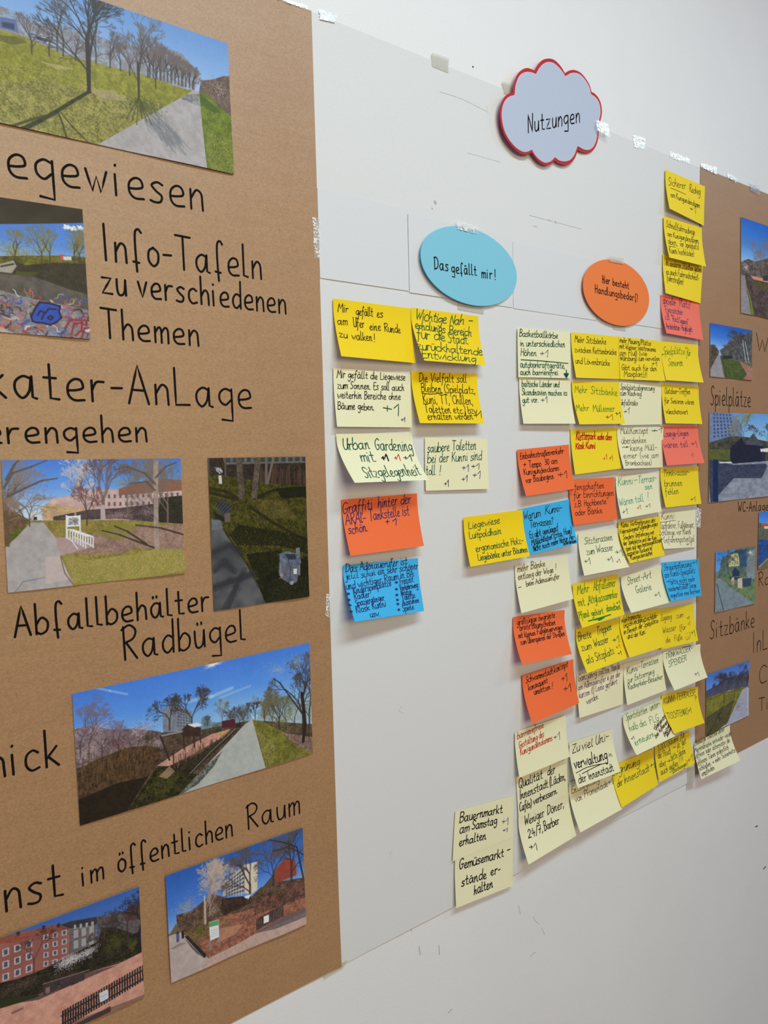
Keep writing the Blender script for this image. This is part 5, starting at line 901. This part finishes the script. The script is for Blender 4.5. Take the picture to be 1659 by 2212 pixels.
note('yellow', (1336.3, 727), (1427.2, 736.7), (1437.5, 823), (1339.8, 819.2), 'on walls and places, middle of the yellow trio under the orange oval', [(K, 1.0, 'note', 'd2', [('mehr Mauern/Plätze', 205, 285, 690, 335, 38), ('mit kleiner Gastronomie', 205, 378, 770, 432, 36), ('am Fluß (wie', 205, 485, 630, 495, 38), ('Würzburg) zum verweilen', 210, 570, 830, 572, 36), ('+1', 705, 645, 785, 655, 30), ('Gibt auch für den', 235, 718, 785, 730, 40), ('Maxplatz!!', 275, 818, 635, 826, 42)])], lay=1)
note('yellow', (1427.2, 737.2), (1507.6, 744.6), (1520, 826.4), (1438.9, 821.3), 'in green ink reading Spielplätze für Senioren', [('green', 1.0, 'scrawl', 'd2', [('„SpieLplätze"', 862, 475, 1235, 470, 54), ('für', 1245, 495, 1310, 490, 52), ('Senioren', 960, 652, 1190, 655, 52)])], lay=0)
note('cream', (1337, 825.5), (1428.5, 829), (1430, 916.7), (1338.4, 918.8), 'reading Spielplatzabgrenzung zum Radweg', [(K, 1.0, 'note', 'd2', [('SpieLplatzabgrenzung', 215, 1020, 745, 1036, 38), ('zum Radweg', 205, 1112, 540, 1122, 38), ('UnfaLLrisiko', 215, 1262, 485, 1270, 42)]), ('navy', 1.0, 'note', 'd2', [('+1', 268, 1405, 350, 1400, 45)])], lay=0)
note('yellow', (1235.3, 823.1), (1338.4, 825.5), (1350.2, 915.3), (1251.9, 916.8), 'in light green ink reading Mehr Sitzbänke Mehr Mülleimer', [('green', 1.05, 'note', 'd1', [('Mehr', 980, 1095, 1165, 1100, 50), ('Sitzbänke', 1220, 1105, 1615, 1142, 50), ('Mehr', 1005, 1372, 1195, 1362, 46), ('MülLeimer', 1255, 1375, 1580, 1378, 46)]), ('dgreen', 1.2, 'note', 'd1', [('+1', 1590, 1440, 1662, 1468, 45)]), (K, 1.0, 'note', 'd1', [('+1', 1440, 1500, 1545, 1505, 45)])], lay=1)
note('yellow', (1429, 829.2), (1509.4, 834.2), (1517.3, 915.9), (1438.2, 914.6), 'reading Outdoor-Treffen für Senioren', [(K, 1.0, 'note', 'd2', [('Outdoor-Treffen', 905, 1082, 1305, 1095, 42), ('für Senioren wären', 905, 1232, 1365, 1255, 40), ('wünschenswert', 930, 1398, 1270, 1408, 40)])])
note('yellow', (1232.4, 928.1), (1332.2, 924.5), (1342.6, 1011.9), (1242.5, 1025.3), 'in thick red ink', [('redink', 1.7, 'scrawl', 'd3', [('Kletterpark', 995, 285, 1290, 265, 56), ('nahe', 1315, 275, 1415, 270, 44), ('dem', 1435, 280, 1525, 275, 48), ('Kiosk Kunni', 990, 412, 1280, 405, 46)]), ('redink', 1.0, 'note', 'd3', [('+1', 1405, 598, 1460, 575, 40), ('+1', 1495, 598, 1545, 582, 40)])])
note('orange', (1228.8, 1037.3), (1327.1, 1030.4), (1334.1, 1121.9), (1239.2, 1135), 'reading Patenschaften, half tucked under another orange note', [(K, 1.05, 'note', 'd3', [('Patenschaften', 860, 1035, 1415, 996, 46), ('für Einrichtungen', 965, 1150, 1560, 1105, 48), ('z.B. Hochbeete', 975, 1282, 1450, 1232, 44), ('oder Bänke', 985, 1412, 1390, 1368, 46)])], lay=-1)
note('orange', (1117.1, 971.5), (1229, 960.3), (1242.5, 1056.1), (1136.5, 1071.7), 'reading Einbahnstraßenverkehr and Tempo 30', [(K, 1.1, 'note', 'd3', [('Einbahnstraßenverkehr', 160, 566, 812, 478, 44), ('+', 215, 700, 255, 690, 48), ('Tempo', 295, 695, 475, 675, 46), ('30 am', 535, 650, 715, 630, 42), ('Kunigundendamm', 222, 802, 740, 738, 40), ('vor Baubeginn', 250, 928, 665, 855, 44), ('+1', 730, 855, 860, 850, 56)])], lay=1)
note('salmon', (1427.6, 920.4), (1508.3, 919.4), (1522.1, 1000.1), (1441, 1005.7), 'in navy ink reading Lounge-Liegen', [('navy', 1.1, 'note', 'd4', [('Lounge-Liegen', 890, 242, 1280, 222, 46), ('wären toll', 895, 415, 1275, 398, 48)]), (K, .9, 'note', 'd4', [('+1', 1325, 408, 1410, 408, 56)]), ('purple', .6, 'note', 'd4', [('+1', 1318, 560, 1360, 560, 32)])])
note('cream', (1332.9, 925.3), (1433.4, 923.2), (1432, 1009.8), (1347.8, 1012.6), 'in brown ink reading Müllkonzept überdenken', [('brown', 1.0, 'note', 'd4', [('MüllKonzept', 218, 198, 645, 188, 46), ('überdenken', 235, 348, 620, 332, 44), ('>', 245, 425, 345, 420, 30), ('keine MülL-', 372, 460, 780, 450, 46), ('eimer (wie am', 265, 578, 805, 568, 42), ('Brombachsee)', 300, 686, 700, 682, 38)]), ('dgreen', 1.2, 'note', 'd4', [('+1', 695, 182, 850, 180, 36)])], lay=2)
note('cream', (1330.1, 1029.2), (1420.9, 1022), (1429.5, 1104.8), (1342.6, 1121.4), 'in teal ink with a big exclamation mark', [('teal', 1.1, 'note', 'd4', [('Kunni', 180, 1000, 410, 972, 56), ('-', 428, 958, 470, 950, 50), ('Terras-', 490, 965, 770, 930, 56), ('sen', 600, 1062, 718, 1050, 46), ('Wären', 205, 1325, 420, 1270, 56), ('toll', 450, 1265, 580, 1250, 56), ('!', 640, 1238, 660, 1228, 64)]), ('navy', 1.0, 'note', 'd4', [('+1', 250, 1468, 330, 1440, 45), ('+1', 610, 1362, 680, 1350, 32)]), ('redink', 1.0, 'note', 'd4', [('+1', 480, 1385, 535, 1372, 32)])], lay=1)
note('yellow', (1426.5, 1012.6), (1508.5, 1007), (1515.2, 1088.2), (1438.2, 1096.5), 'reading Trinkwasserbrunnen fehlen', [('dgreen', 1.05, 'note', 'd4', [('Trinkwasser-', 885, 858, 1290, 832, 48), ('brunnen', 905, 1018, 1180, 1000, 48), ('fehLen', 920, 1145, 1125, 1128, 44), ('+1', 1310, 1252, 1385, 1248, 40)])], lay=0)
note('cream', (1422, 1108.1), (1503, 1101.8), (1502.7, 1182.2), (1434.3, 1185.8), 'in brown ink on cyclists and pedestrians, with underlined heading', [('brown', .95, 'note', 'd6', [('Kunni:', 1095, 180, 1260, 165, 38), ('', [(1085, 212), (1180, 200), (1270, 186)], .9), ('Radfahrer, Fußgänger,', 1078, 290, 1490, 272, 36), ('SchLange vor Kunni', 1078, 368, 1450, 352, 34), ('>', 1080, 440, 1115, 436, 30), ('Gefahrenpotential', 1130, 458, 1490, 440, 36)]), ('navy', .9, 'note', 'd6', [('+1', 1395, 500, 1455, 495, 28)])], lay=-1)
note('cream', (1249, 1152), (1335.8, 1140.6), (1359.3, 1224.7), (1262.2, 1243.7), 'in green ink reading Sitzterrassen zum Wasser', [('dgreen', 1.05, 'note', 'd6', [('Sitzterassen', 180, 478, 515, 420, 40), ('zum Wasser', 205, 602, 525, 542, 40), ('+1', 180, 716, 250, 710, 36), ('+1', 455, 690, 520, 685, 35), ('+1', 555, 610, 640, 612, 44)]), ('redink', .9, 'note', 'd6', [('+1', 565, 712, 610, 695, 26)])], lay=0)
note('yellow', (1335.8, 1128), (1426.2, 1115.3), (1436.1, 1199.4), (1361.1, 1216.6), 'crammed with seven lines of black writing', [(K, 1.0, 'scrawl', 'd6', [('Keine Verbreiterung des', 612, 275, 1020, 208, 28), ('Fahrradweges/Fußgängerweges', 602, 352, 1052, 252, 25), ('Sondern Umfahrung mit', 640, 422, 1010, 352, 26), ('der SpieLplätze und der Kuni', 645, 488, 1040, 416, 26), ('oben auf dem bestausgebauten', 678, 558, 1095, 446, 26), ('doppeLten Radweg im', 690, 618, 985, 540, 26), ('Kunigundendamm!', 735, 664, 990, 598, 26)])], lay=3)
note('yellow', (1237.2, 1261.8), (1335.4, 1240.1), (1349.4, 1327.6), (1257.7, 1356.6), 'in green ink reading Mehr Abfalleimer, with thick underlining', [('green', 1.2, 'note', 'd6', [('Mehr', 95, 1080, 235, 1040, 52), ('Abfalleimer', 290, 1032, 550, 972, 52), ('mit', 110, 1215, 190, 1200, 46), ('„ALtglassammLer', 220, 1190, 580, 1105, 46)]), ('green', 1.3, 'note', 'd7', [('Pfand', 1035, 298, 1165, 262, 48), ('gehört', 1200, 262, 1365, 225, 44), ('daneben', 1405, 200, 1600, 162, 44), ('', [(1155, 330), (1300, 290), (1462, 240)], 2.2), ('', [(1230, 312), (1330, 295), (1370, 285)], 2.4), ('', [(1290, 322), (1340, 306)], 1.8)]), ('dgreen', .9, 'note', 'd7', [('+1', 1540, 112, 1590, 100, 28)])], lay=2)
note('yellow', (1244, 1358), (1340.7, 1336), (1357.8, 1420.6), (1268.7, 1454.6), 'reading Breite Treppen zum Wasser', [('dgreen', 1.25, 'note', 'd7', [('Breite', 1015, 608, 1195, 550, 56), ('Treppen', 1270, 520, 1470, 448, 52), ('zum', 1065, 745, 1200, 705, 52), ('Wasser', 1240, 690, 1435, 620, 52), ('aLs', 1135, 920, 1230, 885, 54), ('SitzpLatz', 1265, 885, 1515, 775, 54), ('+1', 1495, 632, 1580, 625, 48)]), ('redink', .9, 'note', 'd7', [('+1', 1540, 728, 1595, 702, 32)]), (K, .9, 'note', 'd7', [('+1', 1565, 805, 1615, 795, 30)])], lay=0)
note('cream', (1341, 1246), (1428.9, 1220.2), (1449.7, 1300.7), (1363.8, 1323.8), 'in green ink reading Street-Art Galerie', [('dgreen', 1.05, 'note', 'd6', [('Street', 695, 960, 845, 910, 42), ('-Art', 860, 905, 980, 875, 44), ('GaLerie', 800, 1060, 985, 1015, 40), ('+1', 1020, 1112, 1085, 1102, 32)])], lay=1)
note('blue', (1429.5, 1215.3), (1509.4, 1207.5), (1515.7, 1286.2), (1449.7, 1299.4), 'at the right edge reading Strauchpflanzung', [('navy', 1.0, 'note', 'd6', [('Strauchpflanzung', 1130, 788, 1455, 738, 34), ('+1', 1465, 722, 1520, 710, 25), ('am Kunni-SpieLplatz', 1140, 872, 1505, 815, 34), ('>', 1165, 945, 1200, 935, 28), ('bitte nicht mehr', 1215, 955, 1500, 915, 32), ('niedermetzeln!!! Sorge', 1190, 1038, 1515, 985, 30), ('eigentlich eine Barriere', 1215, 1112, 1560, 1050, 28), ('', [(1298, 948), (1350, 955), (1420, 948)], 1.0)])], lay=2, v0=.1)
note('yellow', (1426.1, 1316.5), (1499.7, 1303.3), (1508.3, 1384.2), (1428.7, 1403.4), 'in brown ink ending with a smiley', [('brown', .9, 'note', 'd8', [('Zugang', 802, 388, 985, 352, 46), ('zum', 1060, 342, 1172, 320, 44), ('Wasser', 840, 592, 1060, 535, 50), ('(für', 1115, 548, 1218, 520, 44), ('die', 890, 745, 965, 725, 42), ('Füße', 1030, 712, 1165, 690, 44), ('', [(1215, 640), (1225, 690), (1250, 690), (1258, 630)]), ('', [(1215, 590), (1217, 600)]), ('', [(1240, 580), (1242, 590)]), (')', 1268, 668, 1290, 660, 44)]), (K, .8, 'note', 'd8', [('+1', 1235, 372, 1270, 365, 30)]), ('redink', .8, 'note', 'd8', [('+1', 1250, 470, 1285, 462, 32)]), ('green', 1.1, 'note', 'd8', [('+1', 1310, 632, 1370, 640, 56)])], lay=0)
note('yellow', (1338.6, 1332), (1426.1, 1313.9), (1438, 1396.1), (1360.4, 1420.6), 'in black ink reading elektronische Schilder', [(K, 1.0, 'scrawl', 'd8', [('eLektronische', 165, 412, 480, 322, 40), ('Geschwindigkeitsschilder', 200, 502, 748, 328, 40), ('im Bereich der SpieLplätze', 210, 608, 768, 410, 40), ('und der Kuni', 265, 682, 555, 600, 40)])], lay=2)
note('orange', (1108.5, 1333.1), (1219.8, 1317.4), (1235.4, 1413), (1128.1, 1435.8), 'reading großzügige begrünte Baumscheiben', [(K, 1.05, 'note', 'd7', [('großzügige begrünte', 165, 388, 690, 280, 40), ('breite Baumscheiben', 210, 462, 700, 378, 40), ('mit kleinen Fußgängerwegen', 195, 568, 800, 440, 36), ('zum Überqueren der Straßen', 222, 658, 830, 528, 36)])])
note('cream', (1112.2, 1581.5), (1222, 1544.4), (1231, 1634.7), (1122, 1680.3), 'in red ink reading barrierefreie Gestaltung', [('redink', 1.1, 'note', 'e1', [('barrierefreie', 105, 472, 455, 318, 44), ('GestaLtung des', 130, 598, 460, 435, 44), ('Kunigundendamms', 148, 688, 570, 485, 42)]), ('navy', 1.0, 'note', 'e1', [('+1', 585, 492, 670, 472, 50)])], lay=1)
note('orange', (1128.1, 1460), (1238.6, 1424), (1251.1, 1519.1), (1149.6, 1563), 'reading Schwammstadtkonzept', [(K, 1.1, 'note', 'd7', [('Schwammstadt', 290, 1188, 662, 1052, 44), ('konzept', 678, 1045, 872, 955, 44), ('konsequent', 330, 1288, 595, 1178, 40), ('umsetzen', 410, 1345, 630, 1268, 40), ('!', 648, 1258, 668, 1248, 44), ('+1', 785, 1172, 860, 1162, 56), ('+1', 820, 1322, 915, 1300, 58)])], lay=2)
note('cream', (1246.7, 1456.9), (1347, 1435), (1345.5, 1521.2), (1252.2, 1550.9), 'in purple ink about dogs on leads', [('purple', 1.0, 'note', 'd7', [('Ganzjährig soLLten Hunde', 1010, 1165, 1590, 985, 44), ('am Adenauerufer & an der', 1010, 1285, 1590, 1090, 40), ('kurzen (!) Leine geführt', 1025, 1398, 1550, 1190, 42), ('werden.', 1130, 1478, 1295, 1398, 40)])], lay=-1)
note('cream', (1347.2, 1433.9), (1432, 1412), (1439.7, 1490.5), (1355.1, 1523.4), 'in green ink about Terrassen zur Entzerrung', [('dgreen', 1.0, 'note', 'd8', [('Kunni', 255, 1262, 435, 1190, 56), ('-Terrassen', 450, 1180, 770, 1060, 54), ('zur Entzerrung', 265, 1402, 700, 1240, 46), ('Radverkehr-Besucher', 275, 1512, 840, 1325, 44)])], lay=-1)
note('cream', (1432.5, 1409.4), (1513, 1391), (1528.6, 1463.1), (1457.3, 1491.6), 'in green capitals reading TRINKWASSER-SPENDER, overlapping the brown sheet', [('dgreen', 1.0, 'note', 'd8', [('TRINKWASSER-', 880, 1010, 1320, 865, 44), ('SPENDER', 945, 1142, 1235, 1032, 48)]), ('navy', 1.0, 'note', 'd8', [('+1', 1370, 1300, 1440, 1292, 48)])], lay=0)
note('yellow', (1414.6, 1612), (1490.3, 1578.9), (1501.5, 1648.1), (1424.4, 1690.1), 'reading 1.000 Bäume für die Stadt', [('dgreen', 1.0, 'note', 'e2', [('1.000', 585, 925, 690, 880, 34), ('Bäume für', 705, 870, 905, 755, 38), ('die Stadt', 595, 1015, 745, 950, 38), ('>', 765, 905, 800, 890, 28), ('ja, gut', 815, 900, 920, 830, 38), ('aber', 612, 1115, 690, 1080, 38), ('>', 705, 1065, 740, 1050, 28), ('bitte dann', 750, 1035, 915, 945, 38), ('auch gießen', 630, 1205, 830, 1085, 36), ('!!!', 842, 1062, 890, 1040, 34), ('(Bachanger)', 765, 1180, 940, 1080, 26), ('+1', 945, 1075, 1000, 1035, 38)])], lay=0)
note('yellow', (1322, 1655), (1411.8, 1617), (1422.1, 1694.8), (1343.6, 1744.3), 'in green ink ending Innenstadt, left of the note on 1.000 trees', [('dgreen', 1.1, 'scrawl', 'e2', [('Begrünung', 70, 1212, 382, 1078, 46), ('der', 125, 1345, 190, 1310, 44), ('Innenstadt', 205, 1300, 495, 1150, 50), ('+1', 500, 1140, 555, 1115, 40)])], lay=0)
note('yellow', (1429.6, 1503.3), (1508.1, 1482.7), (1522.1, 1561.6), (1456.7, 1584.9), 'in capitals reading TISCHTENNIS', [('dgreen', 1.0, 'note', 'e2', [('KUNNI-TERRASSE', 660, 382, 1030, 275, 36), ('?', 1020, 355, 1045, 348, 30), ('TISCHTENNIS+1', 715, 556, 985, 482, 36)])], lay=1)
note('cream', (1345.9, 1546.2), (1429.6, 1509.8), (1458.2, 1590.1), (1375.4, 1631.6), 'in green ink with a brown scribble in its lower right corner', [('green', 1.0, 'note', 'e2', [('Sportstätten', 225, 577, 470, 475, 40), ('unter-', 505, 460, 615, 402, 38), ('halb des', 270, 697, 465, 618, 42), ('FLG', 505, 612, 612, 568, 40), ('erneuern', 335, 862, 560, 752, 42)]), ('navy', .9, 'note', 'e2', [('+1', 290, 802, 325, 788, 25)]), ('brown', 1.3, 'scrawl', 'e2', [('+SpieLgeräte', 555, 692, 690, 530, 28), ('bei höheren', 572, 775, 705, 600, 26), ('besser', 672, 758, 735, 625, 26), ('Wasser', 706, 772, 752, 660, 26)])], lay=3)
note('cream', (1500, 1606), (1576.8, 1565.9), (1599.3, 1642.5), (1515, 1683.6), 'at the lower right hanging over the edge of the brown sheet', [(K, .95, 'note', 'e2', [('Ehemalige Toiletten unter', 1020, 862, 1362, 690, 26), ('Marienbrücke entweder wieder', 1020, 942, 1450, 735, 26), ('öffnen oder alternativ die', 1035, 1008, 1430, 815, 28), ('offenen Türen ordentlich', 1050, 1092, 1415, 895, 28), ('schLießen. > mehr Sicherheits-', 1075, 1155, 1500, 925, 26), ('empfinden', 1105, 1216, 1250, 1130, 28)])], lay=2)
note('cream', (1115, 1678), (1224, 1640), (1227.7, 1726.6), (1121.2, 1778.7), 'in thick black ink reading Qualität der Innenstadt', [(K, 1.5, 'note', 'e1', [('QuaLität', 125, 1130, 440, 985, 60), ('der', 505, 960, 605, 920, 58), ('Innenstadt', 140, 1275, 515, 1105, 56), ('(Läden,', 535, 1095, 745, 1010, 56), ('Cafés)', 138, 1435, 295, 1365, 54), ('verbessern.', 320, 1345, 640, 1185, 48)])], lay=-1, lift=(.002, .002))
note('cream', (1119.5, 1765.7), (1228.5, 1712), (1245.6, 1805), (1142, 1867.7), 'in thick black ink reading Weniger Döner', [(K, 1.5, 'note', 'e1', [('Weniger', 205, 1625, 462, 1495, 58), ('Döner,', 505, 1480, 725, 1375, 58), ('24/7,', 255, 1790, 450, 1700, 58), ('Barber', 470, 1690, 665, 1590, 58)]), (K, 1.2, 'note', 'e1', [('+1', 275, 1958, 370, 1945, 55)])], lay=2)
note('cream', (1229.3, 1691), (1324.5, 1655), (1344, 1747.8), (1253.8, 1798.5), 'in brown ink reading von Promenade', [('brown', 1.0, 'note', 'e1', [('Entsiegelung', 825, 1200, 1195, 1035, 46), ('von Promenade', 880, 1315, 1310, 1095, 48)]), ('navy', 1.0, 'note', 'e1', [('+1', 1315, 1092, 1380, 1065, 45)])], lay=-1)
note('cream', (1230.2, 1604.6), (1323.7, 1573.7), (1340.8, 1666.4), (1248.1, 1703), 'in thick black ink with a doubly underlined word', [(K, 1.4, 'note', 'e1', [('Zu', 835, 668, 935, 625, 58), ('vieL', 965, 620, 1110, 565, 56), ('Uni-', 1145, 552, 1315, 480, 56), ('der Innenstadt', 925, 1062, 1390, 885, 56)]), (K, 1.9, 'note', 'e1', [('verwaLtung', 870, 865, 1305, 735, 68), ('', [(888, 922), (1050, 840), (1310, 785)], 1.3), ('', [(968, 930), (1100, 860), (1228, 800)], 1.3)]), (K, .9, 'note', 'e1', [('in', 1320, 708, 1368, 695, 34)])], lay=3)
note('cream', (983.6, 1752.3), (1109.2, 1718.1), (1108.3, 1808), (977.9, 1861.1), 'in thick black ink reading Bauernmarkt am Samstag', [(K, 1.6, 'note', 'e3', [('Bauernmarkt', 242, 655, 945, 488, 72), ('am', 240, 840, 400, 785, 70), ('Samstag', 445, 770, 850, 675, 70), ('erhaLten', 235, 1042, 675, 920, 70)]), ('navy', 1.1, 'note', 'e3', [('+1', 930, 700, 1030, 695, 60), ('+1', 945, 818, 1020, 805, 36)])], lay=0, lift=(.0016, .0016))
note('cream', (983.2, 1850.5), (1108.8, 1807.6), (1108.3, 1912.8), (985.6, 1961.6), 'in thick black ink reading Gemüsemarkt, lowest note of all', [(K, 1.7, 'note', 'e3', [('Gemüsemarkt', 235, 1420, 960, 1210, 72), ('-', 1010, 1165, 1060, 1140, 60), ('stände', 275, 1690, 680, 1560, 74), ('er-', 745, 1520, 905, 1470, 68), ('haLten', 480, 1830, 785, 1710, 74)])], lay=2, lift=(.006, .004))
# right edge column
note('salmon', (1426.6, 637), (1510.7, 651.3), (1519.6, 734.8), (1439.9, 719.6), 'in navy ink, lowest of the upper right column', [('navy', .95, 'note', 'c4', [('speziellLer'.replace('lL', 'L'), 168, 1660, 315, 1690, 40), ('PLatz/', 355, 1695, 482, 1722, 42), ('Eyecatcher', 198, 1762, 395, 1796, 34), ('z.B. "Red', 195, 1842, 345, 1880, 32), ('Square"', 358, 1884, 460, 1906, 30), ('Architektur-', 212, 1950, 375, 1972, 32), ('HighLight', 385, 1972, 508, 1990, 32)])], lay=-1)
note('yellow', (1431.9, 548.8), (1518.6, 574.4), (1513.3, 655.4), (1438, 633.2), 'in black ink on other cities, third in the upper right column', [(K, .95, 'note', 'c4', [('In anderen Städten geben', 203, 1228, 605, 1312, 34), ('es auch Fahrradschnell-', 205, 1325, 580, 1402, 32), ('fahrstraßen!', 215, 1402, 400, 1452, 34)])], lay=0)
note('yellow', (1433.8, 466.8), (1516.2, 492.2), (1525.3, 575.9), (1446, 556), 'with an underlined word, second in the right column', [(K, .95, 'note', 'c4', [('Schnellfahrradwege', 205, 792, 532, 888, 36), ('am Kunigundendamm', 220, 895, 572, 982, 30), ('oben,', 228, 985, 335, 1008, 34), ('vor SpieLplatz/', 365, 1012, 580, 1050, 32), ('Kunni hochLaden!', 248, 1088, 528, 1132, 34), ('', [(243, 1012), (312, 1022)], 1.0)])], lay=2)
note('yellow', (1437.4, 366), (1523, 403), (1520.5, 487.7), (1446.5, 450.5), 'reading Sicherer Radweg, topmost of all the notes', [(K, .95, 'note', 'c4', [('Sicherer', 230, 312, 425, 362, 40), ('Radweg', 470, 390, 592, 432, 40), ('', [(255, 348), (340, 382), (428, 422)], .9), ('am Kunigundendamm', 258, 446, 585, 578, 28), ('+1', 470, 612, 538, 640, 38)])], lay=1)
